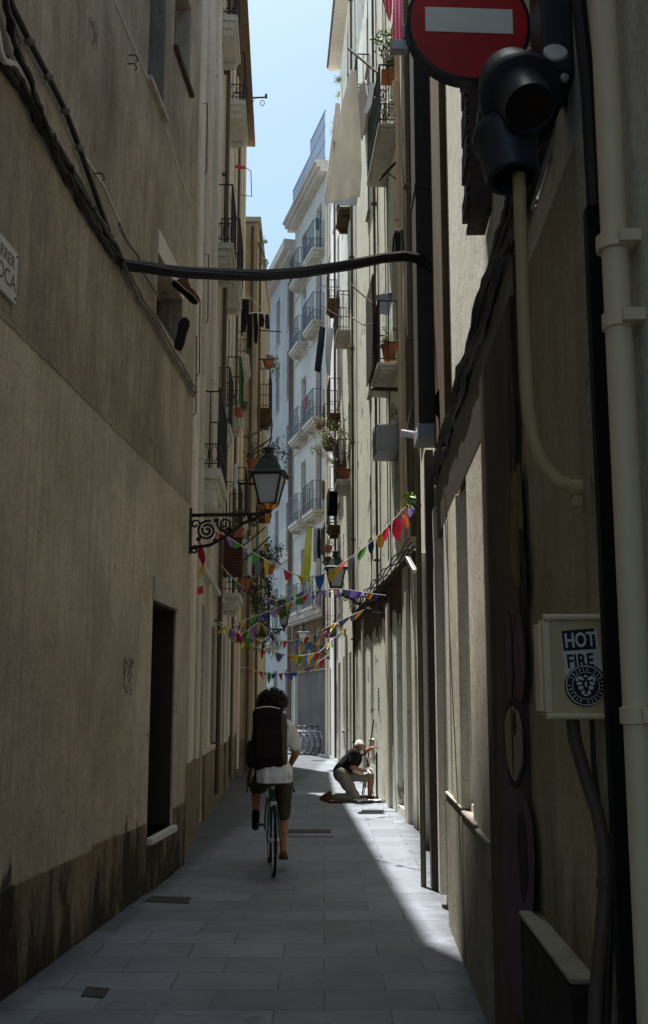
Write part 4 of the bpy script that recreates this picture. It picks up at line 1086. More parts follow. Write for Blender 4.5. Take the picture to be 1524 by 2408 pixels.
# the thick bundle across the street
xp = [(286, 622), (310, 625), (340, 628), (425, 640), (520, 645), (620, 648), (720, 640), (820, 624), (900, 607), (950, 602), (985, 607), (1000, 616), (1012, 632)]
ya_, yb_ = F0.W(F0.sz(286, 622)[0], 0, 0).y, 9.3
cross = [at(x, y, ya_ + (yb_ - ya_) * (x - 286) / 720) for x, y in xp]
rg = random.Random(4); st_ = []
for k in range(7):
    dx = [V((0, .022 * math.cos(k * .9 + i * .05), .030 * math.sin(k * .9 + i * .05))) for i in range(60)]
    base = wob(cross, 0, .002, 20 + k, 4)
    st_.append(([p + dx[min(i, 59)] for i, p in enumerate(base)], .018 + .004 * (k % 2)))
cable('crossing_cable', 'thick sagging black cable bundle strung across the alley', st_)
# bundle over the shopfront fascia and on along the peeling band
st_ = []
for k in range(9):
    rg = random.Random(40 + k); pts = []
    for i in range(40):
        s_ = 1.1 + i * (5.9 / 39); pts.append(FR0.W(s_, -.012 - .005 * k - rg.uniform(0, .015), 3.54 + .040 * (k % 5) + .03 * math.sin(i * .7 + k) + rg.uniform(-.02, .02)))
    st_.append((pts, .014 + .003 * (k % 3)))
cable('fascia_cables', 'heavy mass of black cables lying along the top of the brown shopfront fascia', st_)
st_ = []
for k in range(4):
    rg = random.Random(60 + k); pts = []
    for i in range(46):
        s_ = 4.5 + i * ((LA - 4.6) / 45); pts.append(FRA.W(s_, -.04 - .02 * k - rg.uniform(0, .02), 3.73 + .035 * k + .03 * math.sin(i * .9 + 2 * k) + rg.uniform(-.012, .012)))
    st_.append((pts, .012))
cable('ledge_cables', 'loose cables lying on the ledge of the peeling brown band', st_)
for k, pts in enumerate(([(1072, 760), (1095, 772), (1118, 775), (1140, 765)], [(930, 480), (905, 600), (925, 700), (962, 760)])):
    pass
for i, (Y_, z0, z1) in enumerate(((16.4, 4, 12), (17.9, 1, 22), (18.3, 4, 22), (19.5, 3.8, 22), (21.2, 3.8, 21), (24.4, 3.8, 21))):
    s_ = sY(Y_); pts = [FRA.W(s_ + .02 * math.sin(k * 2.1 + i), -.02, z0 + (z1 - z0) * k / 12) for k in range(13)]
    single('wall_wire', MB().tube(pts, .009, 5), 'cable', 'thin black wire running straight up the tall cream wall', 'wire', group='wires up the cream wall')

# trainers hung over the cable
def shoe(name, label, loc, R, sole_m='solewhite'):
    Mx = Matrix.Translation(loc) @ R
    t = thing(name, label, 'shoe', Mx=Mx)
    out = [(-.145, 0), (-.14, .03), (-.10, .038), (0, .036), (.08, .046), (.125, .036), (.148, .005), (.14, -.02), (.09, -.042), (0, -.032), (-.10, -.036), (-.14, -.026)]
    m = MB(); n = len(out); m.v = [(x, y, 0) for x, y in out] + [(x, y, .028) for x, y in out]; m.f = [tuple(range(n))[::-1], tuple(range(n, 2*n))] + [(i, (i+1) % n, (i+1) % n + n, i+n) for i in range(n)]
    part('sole', m, 'rubber', t, smooth=0, bevel=.006)
    part('foxing', MB().tube([(x * 1.0, y * 1.02, .024) for x, y in out], .006, 6, closed=True), sole_m, t)
    b = MB(); b.ball((.095, 0, .042), (.05, .040, .030), 8); b.ball((.03, 0, .05), (.07, .038, .04), 8); b.ball((-.06, 0, .06), (.075, .036, .055), 8); b.ball((-.09, 0, .09), (.045, .033, .05), 8)
    blob('upper', b, 'shoe', t, .008, 4)
    l = MB()
    for k in range(4): l.tube([(.01 + k * .018 - .03, -.02, .085 - k * .006), (.01 + k * .018 - .03, .02, .085 - k * .006)], .003, 5)
    part('laces', l, 'string', t); return t
sa = at(432, 690, 9.05)
Ra = Matrix.Rotation(math.radians(42), 4, 'Y') @ Matrix.Rotation(math.radians(-18), 4, 'X')
shoe('hanging_trainer', 'brown canvas trainer hanging sideways from the crossing cable', sa, Ra)
Rb = Matrix.Rotation(math.radians(-87), 4, 'Y') @ Matrix.Rotation(math.radians(88), 4, 'X')
Rb = Matrix(((.12, .99, .0, 0), (.15, 0, .99, 0), (.98, -.1, 0, 0), (0, 0, 0, 1)))
shoe('hanging_trainer', 'dark trainer hanging upright with its sole facing out, below the other trainer', at(427, 782, 9.0), Rb, 'rubber')
q = MB(); q.tube([at(425, 632, 9.05), at(427, 655, 9.05), at(437, 676, 9.05)], .004, 5); q.tube([at(423, 632, 9.05), at(421, 660, 9.05), at(430, 677, 9.05)], .004, 5); q.tube([at(430, 640, 9.1), at(452, 690, 9.12), at(440, 745, 9.05)], .003, 5)
single('shoelaces', q, 'string', 'knotted white shoelaces tying the trainers to the cable', 'laces')

# street name plate
s1, zt = F0.sz(35, 598); zb = F0.sz(35, 724)[1]
t = thing('street_name_plate', 'white marble street name plate at the left edge reading CARRER ROCA', 'street sign', Mx=F0.M @ Matrix.Translation((s1 - .95, -.022, zb)))
hh = zt - zb
part('plate', MB().box((0, 0, 0), (.95, .022, hh)), 'marble', t, smooth=0, bevel=.004)
part('lettering', text_mb('CARRER', .105, Matrix.Translation((.90, -.001, hh - .12)) @ R90, .001, 'RIGHT'), 'letters', t, smooth=0)
part('lettering', text_mb('ROCA', .14, Matrix.Translation((.93, -.001, .065)) @ R90, .001, 'RIGHT'), 'letters', t, smooth=0)
for x, z in ((.93, .03), (.93, hh - .025)): part('screw', MB().lathe([(.008, 0), (.008, .005)], 8, Matrix.Translation((x, 0, z)) @ R90), 'iron', t)

# ------------------------------------------------------------------ lanterns
def spiral(cx, cz, r0, r1, a0, turns, n=26, sgn=1):
    return [(cx + (r0 + (r1 - r0) * k / n) * math.cos(a0 + sgn * turns * 2 * math.pi * k / n), 0, cz + (r0 + (r1 - r0) * k / n) * math.sin(a0 + sgn * turns * 2 * math.pi * k / n)) for k in range(n + 1)]
def make_lamp(label):
    t = thing('wall_lantern', label, 'street lamp', group='iron wall lanterns')
    m = MB(); m.box((-.01, -.03, -.42), (.02, .03, .08)); m.bar((0, 0, 0), (.84, 0, 0), .03, .035)
    m.tube([(.02, 0, -.36), (.10, 0, -.345), (.22, 0, -.33), (.34, 0, -.27), (.46, 0, -.19), (.58, 0, -.10), (.68, 0, -.06), (.78, 0, -.02)], .018, 8)
    m.tube(spiral(.19, -.17, .11, .015, 1.2, 2.2), .014, 7); m.tube(spiral(.38, -.10, .085, .012, 2.4, 1.8), .011, 7); m.tube(spiral(.55, -.06, .04, .01, 2, 1.4), .009, 6)
    m.tube(spiral(.70, -.095, .045, .008, 1.5, 1.7), .008, 6); m.tube(spiral(.06, -.38, .05, .01, .5, 1.2), .012, 6); m.tube(spiral(.06, -.10, .06, .012, -1, 1.2), .012, 6)
    for x, z in ((.1, -.26), (.28, -.28), (.29, -.06), (.44, -.16), (.66, -.04)): m.ball((x, 0, z), (.028, .02, .028), 5)
    part('bracket', m, 'iron', t)
    Lx = .86; fr = MB(); b0, b1, zb_, zt_ = .085, .155, .10, .42
    for i, j in ((-1,-1),(1,-1),(1,1),(-1,1)): fr.bar((Lx + i*b0, j*b0, zb_), (Lx + i*b1, j*b1, zt_), .018)
    for r_, z in ((b0, zb_), (b1, zt_)):
        for (i, j), (k, l) in (((-1,-1),(1,-1)),((1,-1),(1,1)),((1,1),(-1,1)),((-1,1),(-1,-1))): fr.bar((Lx + i*r_, j*r_, z), (Lx + k*r_, l*r_, z), .02)
    part('lantern_frame', fr, 'iron', t, smooth=0)
    s2 = math.sqrt(2)
    part('glass', MB().lathe([((b0 - .006) * s2, zb_ + .004), ((b1 - .006) * s2, zt_ - .004)], 4, Matrix.Translation((Lx, 0, 0)), square=True), 'lampglass', t, smooth=0)
    part('roof', MB().lathe([(.20 * s2, .422), (.20 * s2, .44), (.15 * s2, .46), (.085 * s2, .60), (.075 * s2, .61)], 4, Matrix.Translation((Lx, 0, 0)), square=True), 'lampgreen', t, smooth=0)
    part('finial', MB().lathe([(.085, .608), (.088, .63), (.06, .65), (.045, .68), (.055, .70), (.075, .715), (.07, .725), (.012, .73), (.012, .76), (.002, .78)], 20, Matrix.Translation((Lx, 0, 0))), 'lampgreen', t)
    part('cup', MB().lathe([(.02, -.07), (.03, -.03), (.028, .01), (.05, .05), (.10, .085), (.11, .098)], 20, Matrix.Translation((Lx, 0, 0))), 'iron', t)
    ctr = MB()
    for i in (-1, 1): ctr.tube([(Lx + i * .20, 0, .43), (Lx + i * .21, 0, .40), (Lx + i * .20, 0, .37)], .008, 5)
    part('eave_hooks', ctr, 'iron', t)
    return t
Lmp = make_lamp('large dark iron wall lantern on the left corner with striped tape under its glass')
s_, z_ = F0.sz(447, 1212); mount = F0.W(s_, 0, z_); Lmp.matrix_world = Matrix.Translation(mount) @ Matrix.Rotation(math.radians(-6), 4, 'Z')
WM[Lmp.name] = Lmp.matrix_world.copy()
MR = lambda F, px, py, rz: Matrix.Translation(F.W(F.sz(px, py)[0], 0, F.sz(px, py)[1])) @ Matrix.Rotation(rz, 4, 'Z')
dup(Lmp, MR(FRA, 908, 1396, math.pi + .05), 'iron wall lantern on the right wall behind the upper bunting')
dup(Lmp, MR(FRB, 775, 1520, math.pi + .05), 'small distant lantern in front of the brown ground-floor band')
dup(Lmp, MR(F2, 604, 1480, -.05) @ Matrix.Diagonal((.8, 1, 1, 1)), 'iron lantern on the left above the low bunting, white panel on its glass')
tp = MB(); ty = MB()
for k in range(14):
    a, b = 2 * math.pi * k / 14, 2 * math.pi * (k + 1) / 14; m = tp if k % 2 else ty
    for (r0, z0_), (r1, z1_) in (((.053, .045), (.104, .082)), ((.104, .082), (.116, .098))):
        m.quad((.86 + r0*math.cos(a), r0*math.sin(a), z0_), (.86 + r0*math.cos(b), r0*math.sin(b), z0_), (.86 + r1*math.cos(b), r1*math.sin(b), z1_), (.86 + r1*math.cos(a), r1*math.sin(a), z1_))
    m.box((.83 + .004 * k, -.036, -.11), (.834 + .004 * k, -.034, .0))
part('yellow_tape', ty, 'stripes', Lmp, smooth=0); part('red_tape', tp, 'tapered', Lmp, smooth=0)
# ------------------------------------------------------------------ bunting
def bunting(label, pts, n, colours, size=.2, seed=1, start=.03, end=.97):
    rg = random.Random(seed); seg = [0]
    pts = [V(p) for p in pts]
    for p, q in zip(pts, pts[1:]): seg.append(seg[-1] + (q - p).length)
    def P(d):
        for i in range(len(pts) - 1):
            if d <= seg[i+1] or i == len(pts) - 2:
                return pts[i].lerp(pts[i+1], (d - seg[i]) / (seg[i+1] - seg[i]))
    t = thing('bunting', label, 'bunting', loc=pts[0], group='strings of coloured pennants')
    part('string', MB().tube(pts, .0055, 5), 'string', t, world=True)
    L = seg[-1]
    n = round(n * (1.15 if size > .25 else 1.5))
    for k in range(n):
        d = L * (start + (end - start) * (k + .5) / n) + rg.uniform(-.03, .03); w = size * .54
        a, b = P(max(d - w / 2, .001)), P(min(d + w / 2, L - .001)); size_ = size * (.84 if size > .25 and start < .025 or n < 26 and size > .255 else .72); h = size_ * rg.uniform(.85, 1.35)
        side = (b - a).normalized(); out = V((rg.uniform(-.5, .5), rg.uniform(-.9, .3), 0)); sw = side * rg.uniform(-.75, .35) * h; dr = V((0, 0, -1)) * h * rg.uniform(.55, 1)
        tip = (a + b) / 2 + dr + sw + out * h * .55; curl = V((rg.uniform(-.12, .12), rg.uniform(-.2, .2), rg.uniform(-.08, .08))) * size * 3
        def fn(u, v, a=a, b=b, tip=tip, curl=curl):
            top = a.lerp(b, u); p = top.lerp(tip, v * .97); return p + curl * math.sin(v * math.pi) * (u - .5)
        c = colours[k % len(colours)] if rg.random() < .8 else rg.choice(colours)
        part('flag', MB().sheet(fn, 4, 5, .0015), FLAG[c], t, world=True)
    return t
def A(l): return [at(*q) for q in l]
bunting('bunting swooping from the left lantern up to the pole at the right', A([(472, 1238, 11.7), (522, 1254, 12), (560, 1278, 12.4), (605, 1305, 12.8), (650, 1330, 13.2), (695, 1352, 13.4), (735, 1358, 13.5), (775, 1345, 13.4), (815, 1318, 13.1), (860, 1285, 12.7), (900, 1250, 12.2), (940, 1208, 11.5), (984, 1158, 10.45)]), 20,
        ['orange', 'purple', 'yellow', 'teal', 'grey', 'blue', 'yellow', 'red', 'green', 'blue', 'yellow', 'red', 'purple', 'green', 'blue', 'yellow', 'pink', 'red', 'yellow', 'sky'], .251, 3)
bunting('short bunting dangling down the left wall below the lantern', A([(464, 1236, 11.75), (471, 1290, 12.2), (474, 1340, 12.8), (478, 1390, 13.3), (487, 1442, 14)]), 3, ['red', 'yellow', 'sky'], .26, 5, .02, .8)
bunting('bunting crossing behind the rider up to the right lantern bracket', A([(548, 1470, 15.5), (600, 1448, 16), (640, 1435, 16.3), (694, 1410, 16.8), (740, 1390, 17.2), (785, 1384, 17.6), (826, 1388, 18), (862, 1394, 18.1), (908, 1400, 18.3)]), 17, ['purple', 'yellow', 'lilac', 'green', 'purple', 'blue', 'lilac', 'orange', 'purple', 'yellow', 'orange', 'green', 'grey', 'pink', 'blue', 'orange', 'purple'], .24, 7)
bunting('bunting sagging from the left wall to the right wall, second lowest pair', A([(513, 1468, 15.5), (545, 1486, 16), (590, 1500, 16.8), (640, 1508, 17.4), (690, 1506, 18), (735, 1494, 18.5), (786, 1466, 19), (825, 1448, 19.3), (868, 1428, 19.6)]), 22, ['yellow', 'blue', 'purple', 'red', 'purple', 'yellow', 'blue', 'green', 'purple', 'red', 'yellow', 'blue', 'green', 'lilac', 'sky', 'yellow', 'pink', 'lilac', 'yellow', 'sky', 'green', 'lilac'], .22, 9)
bunting('bunting of small pennants hanging low across the middle of the alley', A([(536, 1488, 20), (580, 1512, 20.5), (620, 1528, 21), (665, 1538, 21.5), (709, 1542, 22), (750, 1534, 22.3), (785, 1502, 22.6), (820, 1470, 22.8)]), 20, ['teal', 'yellow', 'blue', 'yellow', 'green', 'orange', 'sky', 'yellow', 'red', 'orange', 'blue', 'yellow', 'green', 'purple'], .24, 11)
bunting('furthest bunting, lowest in the picture, just above the rider', A([(560, 1566, 25), (606, 1578, 25.5), (650, 1584, 26), (700, 1580, 26.5), (740, 1562, 27), (778, 1536, 27.5)]), 16, ['purple', 'green', 'yellow', 'red', 'purple', 'green', 'blue', 'red', 'purple', 'green', 'blue', 'yellow', 'red'], .26, 13)

bunting('tangled bunting along the left side, dipping below the dark foliage', A([(515, 1462, 15), (540, 1476, 15.3), (566, 1492, 15.8), (588, 1478, 16.3), (608, 1462, 16.9), (634, 1482, 17.6), (655, 1502, 18.3)]), 13, ['yellow', 'blue', 'purple', 'red', 'yellow', 'lilac', 'green'], .24, 17)
bunting('bunting overlapping the middle strings near the right wall', A([(690, 1516, 19), (730, 1508, 19.3), (765, 1486, 19.6), (800, 1460, 19.9), (838, 1440, 20.1)]), 12, ['lilac', 'pink', 'yellow', 'sky', 'green', 'lilac', 'yellow'], .24, 19)
bunting('thin bunting drooping behind the lantern from left to the white-panelled one', A([(520, 1330, 16), (560, 1372, 17), (600, 1400, 18), (650, 1412, 19), (700, 1396, 20), (745, 1370, 21)]), 12, ['yellow', 'sky', 'green', 'purple', 'grey', 'blue'], .22, 23)

# ------------------------------------------------------------------ washing
def hang(name, label, cat, Lp, Rp, Ya, Yb, mat, rip=.05, nf=3.5, seed=0, group=None, th=.006, nu=14):
    def fn(u, v):
        def ip(P):
            x = v * (len(P) - 1); i = min(int(x), len(P) - 2); f = x - i
            return P[i][0] + (P[i+1][0] - P[i][0]) * f, P[i][1] + (P[i+1][1] - P[i][1]) * f
        (a, b), (c, d) = ip(Lp), ip(Rp); Y = Ya + (Yb - Ya) * u
        p = at(a + (c - a) * u, b + (d - b) * u, Y)
        fold = math.sin(u * nf * 2 * math.pi + seed + .6 * math.sin(v * 3)) * rip * (.35 + .65 * v) + noise.noise(V((u * 4, v * 5, seed))) * rip * .6
        return p + V((fold * .25, fold, 0))
    return single(name, MB().sheet(fn, nu * 3, 16, th), mat, label, cat, group=group)
hang('bed_sheet', 'large off-white sheet hanging from a rod high on the right', 'sheet', [(824, 165), (803, 250), (788, 330), (776, 410), (770, 476)], [(838, 165), (843, 250), (848, 330), (850, 400), (846, 462)], 17.0, 17.5, 'sheet', .03, 2.0, 1)
hang('bed_sheet', 'white lower fold of cloth showing under the large sheet', 'sheet', [(792, 420), (782, 450), (776, 478)], [(846, 420), (842, 456), (838, 486)], 17.6, 17.9, 'bluewhite', .04, 1.3, 4)
q = MB().tube([at(820, 115, 16.9), at(889, 172, 16.35)], .022, 7)
single('clothes_rod', q, 'ironrust', 'dark angled rod holding the large sheet out from the top right balcony', 'rod')
hang('checked_cloth', 'pink and red checked cloth hanging at the top right', 'cloth', [(926, -40), (924, 20), (923, 70), (922, 114)], [(946, -40), (945, 20), (944, 70), (944, 116)], 14.6, 14.9, 'check', .03, 1.5, 2)
hang('checked_cloth', 'small pointed pink cloth beside the red checked one', 'cloth', [(896, -40), (900, 0), (905, 20), (914, 46)], [(922, -40), (922, 0), (921, 26), (918, 50)], 15.6, 15.8, 'check', .03, 1.5, 3)
hang('thin_blouse', 'patterned pale blouse on a line beside the large sheet', 'clothes', [(846, 200), (842, 260), (838, 330)], [(858, 190), (866, 240), (856, 325)], 18.5, 19.0, 'pattern', .05, 2, 5)
hang('thin_cloth', 'narrow translucent pale cloth between the sheet and the balcony', 'cloth', [(870, 190), (864, 230), (856, 262)], [(880, 200), (874, 240), (862, 270)], 17.8, 18.2, 'bluewhite', .04, 1, 6)
hang('white_towel', 'white towel pegged on a rack just under the crossing cable at right', 'towel', [(884, 694), (887, 718), (888, 740)], [(923, 688), (922, 712), (916, 740)], 17.0, 17.5, 'bluewhite', .03, 1.6, 7)
hang('dark_trousers', 'long dark blue trousers hung before the blue-white house', 'clothes', [(752, 768), (746, 810), (742, 842), (738, 872)], [(766, 770), (762, 815), (758, 850), (755, 876)], 29.5, 29.8, 'navy', .05, 1.5, 8)
hang('white_shirt', 'white shirt bellying out beside the dark blue trousers', 'clothes', [(768, 768), (767, 800), (766, 850), (768, 880)], [(785, 772), (781, 810), (778, 850), (776, 884)], 29.5, 30.2, 'bluewhite', .08, 1, 9)
hang('black_towel', 'black towel under the olive tree balcony', 'towel', [(776, 1154), (774, 1180), (771, 1213)], [(794, 1156), (794, 1185), (793, 1214)], 27.2, 27.4, 'blackcloth', .03, 1.5, 10)
hang('lemon_towel', 'long pale yellow cloth hanging above the middle bunting', 'cloth', [(722, 1236), (717, 1290), (712, 1330), (708, 1362)], [(734, 1236), (733, 1290), (732, 1330), (728, 1370)], 30.5, 30.9, 'lemon', .06, 2, 11)
for k, (x, m_, l_) in enumerate(((738, 'bluewhite', 'white vest next to the pale yellow cloth'), (746, 'navy', 'dark garment second along from the pale yellow cloth'), (754, 'greycloth', 'grey trousers at the right end of the line with the pale yellow cloth'))):
    hang('laundry', l_, 'clothes', [(x, 1244), (x - 1, 1290), (x, 1320 - 8 * k)], [(x + 7, 1244), (x + 7, 1290), (x + 7, 1322 - 8 * k)], 30.5, 30.7, m_, .04, 1, 12 + k)
single('clothes_line', MB().tube([at(718, 1234, 30.6), at(745, 1243, 30.6), at(773, 1240, 31.2)], .012, 5), 'green_iron', 'green line carrying the pale yellow cloth', 'line')
hang('striped_cloth', 'narrow striped blue-grey cloth hanging behind the left bunting', 'cloth', [(602, 1255), (601, 1300), (600, 1356)], [(607, 1255), (611, 1310), (612, 1350)], 19.2, 19.4, 'striped', .03, 1, 15)
hang('striped_cloth', 'thin grey-green cloth left of the striped blue one', 'cloth', [(586, 1262), (584, 1300), (582, 1350)], [(590, 1262), (593, 1310), (592, 1356)], 18.8, 19, 'bluewhite', .03, 1, 16)
# black clothes on an airer, left
t = thing('clothes_airer', 'white wire airer standing out from the left balconies', 'airer', loc=at(600, 735, 18.6))
q = MB(); q.tube(A([(563, 700, 18.3), (590, 700, 18.5), (612, 722, 18.7), (632, 734, 18.9)]), .007, 5); q.tube(A([(566, 740, 18.3), (600, 735, 18.6), (632, 738, 18.9)]), .009, 5)
part('wires', q, 'white', t, world=True)
hang('hanging_socks', 'long black stocking, left one of the pair on the white airer', 'clothes', [(583, 738), (583, 780), (585, 818)], [(592, 738), (593, 780), (592, 820)], 18.5, 18.6, 'blackcloth', .02, 1, 17)
hang('hanging_socks', 'long black stocking, right one of the pair on the white airer', 'clothes', [(596, 736), (597, 770), (598, 806)], [(605, 736), (607, 775), (606, 808)], 18.6, 18.7, 'blackcloth', .02, 1, 18)
hang('dark_garment', 'black and maroon garment at the inner end of the white airer', 'clothes', [(570, 702), (568, 740), (566, 790)], [(586, 705), (584, 745), (576, 780)], 18.2, 18.4, 'blackcloth', .03, 1, 19)
hang('dark_garment', 'small dark garment near the tip of the white airer', 'clothes', [(611, 738), (609, 750), (610, 768)], [(618, 738), (621, 752), (618, 770)], 18.7, 18.8, 'blackcloth', .03, 1, 20)
hang('dark_garment', 'small patterned dark garment at the very tip of the white airer', 'clothes', [(625, 735), (623, 755), (624, 776)], [(631, 737), (633, 758), (634, 772)], 18.9, 19, 'navy', .03, 1, 21)
hang('paper_note', 'crumpled white bag hanging among the left plants', 'bag', [(570, 1268), (572, 1285), (578, 1303)], [(585, 1270), (584, 1284), (583, 1300)], 17.6, 17.8, 'bluewhite', .03, 1, 22)

# ------------------------------------------------------------------ rods, brackets and boxes on the facades
def rod(label, pts, r=.014, mat='ironrust', name='wall_rod'): return single(name, MB().tube(A(pts), r, 6), mat, label, 'rod')
rod('rod slanting up from the left edge of the white towel', [(824, 668, 17.6), (885, 722, 17.1)])
rod('bent rod reaching left above the reed-screened balcony', [(824, 745, 18.2), (855, 764, 17.6), (878, 762, 17)], .012)
rod('crossed iron rod below the highest right balcony', [(891, 424, 16.6), (915, 398, 16.5), (937, 376, 16.4)], .022)
rod('thin rod crossing the one under the highest right balcony', [(907, 404, 16.5), (938, 426, 16.4)], .01)
rod('thick dark beam stub below the reed-screened balcony', [(875, 914, 17.5), (935, 916, 16.9)], .035)
rod('upper thin rod leaning out before the blue-white house', [(750, 667, 27), (800, 692, 26.6), (822, 694, 26.4)], .012)
rod('lower thin rod leaning out before the blue-white house', [(752, 716, 27), (806, 750, 26.5)], .012)
rod('folding airer frame reaching out from the left over the lantern', [(584, 1028, 17.5), (620, 1008, 18), (640, 998, 18.3), (636, 1040, 18.3), (624, 1062, 18.3)], .014)
rod('lower arm of the folding airer above the lantern', [(584, 1066, 17.5), (640, 1030, 18.3)], .014)
rod('green horizontal rod behind the lantern bracket', [(566, 1288, 16.5), (624, 1240, 16.9)], .012, 'green_iron')
rod('second green rod running parallel below the first behind the bracket', [(560, 1330, 16.5), (635, 1262, 16.9)], .012, 'green_iron')
rod('dark short bar steadying the lantern from the left', [(560, 1137, 11.9), (606, 1138, 11.8)], .014, 'iron')
rod('long rusty rod on the left above the white airer', [(612, 777, 22), (660, 780, 22.5)], .014)
rod('short rusty bar poking out under the longer rod', [(612, 845, 22), (646, 844, 22.4)], .018)
q = MB(); p = [at(575, 393, 17.5), at(590, 402, 17.5), at(592, 462, 17.5), at(566, 458, 17.4)]; q.tube(p, .008, 5)
single('wire_rack', q, 'cable_grey', 'thin wire laundry rack against the sky on the left', 'rack')
q = MB(); q.tube([at(556, 392, 17.3), at(574, 394, 17.5)], .03, 6)
single('pegged_cloth', q, FLAG['pink'], 'small roll of pink cloth on the wire rack against the sky', 'cloth')
# grey appliance box on the right wall
s_, z1_ = FRA.sz(938, 994); z0_ = FRA.sz(938, 1062)[1]
t = thing('wall_unit', 'grey boxed air conditioner bolted to the cream wall at mid height', 'air conditioner', Mx=FRA.M @ Matrix.Translation((s_ - .4, 0, z0_)))
part('casing', MB().box((-.35, -.34, 0), (.38, 0, z1_ - z0_ - .02)), 'acgrey', t, smooth=0, bevel=.01)
part('front_panel', MB().box((.382, -.30, .03), (.39, -.03, z1_ - z0_ - .05)), 'acgrey', t, smooth=0)
q = MB()
for k in range(9): q.box((-.3, -.348, .05 + k * .05), (.3, -.341, .07 + k * .05))
part('grille', q, 'iron', t, smooth=0)
q = MB(); c = at(1000, 1300, 10.45)
# security lamp over the peeling band
t = thing('floodlight', 'small white floodlight with wires on the peeling band', 'floodlight', loc=at(966, 1325, 14.6))
q = MB(); q.bar(at(958, 1312, 14.5), at(976, 1345, 14.3), .07, .06); part('head', q, 'galv', t, world=True, smooth=0, bevel=.01)
part('arm', MB().tube([at(976, 1300, 14.75), at(968, 1310, 14.6), at(962, 1318, 14.5)], .014, 6), 'iron', t, world=True)
for k in range(3): part('wire', MB().tube(wob(A([(972 + 3*k, 1300, 14.7), (985, 1340 + 9*k, 14.5), (990 - 4*k, 1400, 14.6)]), 0, .02, 90 + k), .006, 5), 'cable', t, world=True)
t = thing('lantern_like_box', 'hanging black frame seen just above the crossing cable at right', 'wall frame', loc=at(936, 575, 13.5)) if 0 else None
q = MB(); fr_ = A([(924, 608, 13.5), (926, 560, 13.5), (932, 542, 13.5), (946, 542, 13.5), (948, 606, 13.4)]); q.tube(fr_, .016, 6); q.box(fr_[0] + V((.03, 0, 0)), fr_[3] + V((-.02, .05, -.02)))
single('wall_lamp', q, 'blackmatt', 'old black box lamp just above the right end of the crossing cable', 'wall lamp')

# ------------------------------------------------------------------ plants
def plant(name, label, base, pot, foliage, mat='leaf', pr=.12, ph=.18, n=140, leaf=.05, stems=4, seed=0, group='pot plants on the balconies', potmat='terracotta', droop=0, square=False):
    """foliage: list of (offset, radii, share)"""
    rg = random.Random(seed); t = thing(name, label, 'plant', loc=base, group=group)
    if pot:
        if square:
            part('pot', MB().box((-pr, -pr * .6, 0), (pr, pr * .6, ph)), potmat, t, smooth=0, bevel=.008)
        else:
            part('pot', MB().lathe([(pr * .7, 0), (pr * .95, ph * .82), (pr * 1.08, ph * .83), (pr * 1.08, ph), (pr * .95, ph), (pr * .9, ph * .9)], 18), potmat, t)
        part('soil', MB().lathe([(pr * (.5 if square else .88), ph * .88), (pr * (.5 if square else .88), ph * .93)], 12), 'soil', t)
    st = MB(); lf = MB()
    for (o, r, sh) in foliage:
        o = V(o)
        for k in range(stems):
            e = o + V((rg.uniform(-1, 1) * r[0] * .8, rg.uniform(-1, 1) * r[1] * .8, rg.uniform(-.7, .9) * r[2]))
            b = V((rg.uniform(-.3, .3) * pr, rg.uniform(-.3, .3) * pr, ph * .9 if pot else 0)); m_ = b.lerp(e, .55) + V((rg.uniform(-.05, .05), rg.uniform(-.05, .05), .04))
            st.tube([b, m_, e], [.012, .008, .003], 5)
            lf.leaves(e, (r[0] * .35, r[1] * .35, r[2] * .35), int(n * sh / stems), leaf, rg, droop)
        lf.leaves(o, r, int(n * sh * .5), leaf, rg, droop)
    part('stems', st, 'bark', t); part('foliage', lf, mat, t, smooth=0)
    return t
plant('potted_shrub', 'bushy green plant in a square terracotta pot on the highest right balcony rail', at(917, 195, 16.4), True, [((-.08, 0, .72), (.22, .2, .26), .7), ((.05, 0, .45), (.12, .12, .2), .3)], 'leaf', .14, .2, 190, .075, 6, 1, square=True)
plant('trailing_plant', 'sparse green plant trailing inside the highest right balcony', at(903, 285, 16.8), False, [((0, 0, .45), (.18, .2, .25), .6), ((.1, 0, .1), (.2, .2, .08), .4)], 'leafdark', .1, .1, 110, .06, 5, 2)
plant('potted_plant', 'terracotta pot with a small pale green plant on the reed-screened balcony', at(916, 848, 16.85), True, [((-.05, .1, .4), (.08, .1, .2), 1)], 'leafbright', .13, .26, 60, .05, 4, 3)
plant('potted_tree', 'airy olive tree in a terracotta pot on the balcony above the black towel', at(808, 1128, 26.9), True, [((-.25, 0, 1.25), (.35, .25, .38), .38), ((-.55, 0, .85), (.3, .25, .3), .3), ((.15, 0, .95), (.2, .2, .35), .2), ((-.3, 0, .45), (.2, .2, .2), .12)], 'leafolive', .17, .26, 620, .06, 8, 4)
plant('rooftop_cactus', 'spiky green plant on the roof edge at the top of the right side', at(800, 205, 29.6), False, [((0, 0, .1), (.12, .3, .35), 1)], 'leafolive', .1, .1, 70, .12, 4, 5) if 0 else None
for k, (x, y, Y_) in enumerate(((798, 190, 29.6), (797, 225, 30.4), (787, 292, 33.5), (784, 312, 34.5))):
    rg = random.Random(k); q = MB(); c = at(x, y, Y_); c.z = max(c.z, 19.2)
    for i in range(46):
        d = V((rg.gauss(0, 1), rg.gauss(0, 1), rg.gauss(.6, .6))).normalized() * rg.uniform(.12, .3); s2 = d.cross(V((.3, .2, 1))).normalized() * .014
        q.add([c - s2, c + s2, c + d], [(0, 1, 2)])
    single('spiky_plant', q, 'leafolive', ('spiky rosette plant nearest on the right roof edge', 'spiky rosette plant second along the right roof edge', 'spiky rosette plant third along the right roof edge', 'furthest spiky rosette plant on the right roof edge')[k], 'plant', smooth=0)
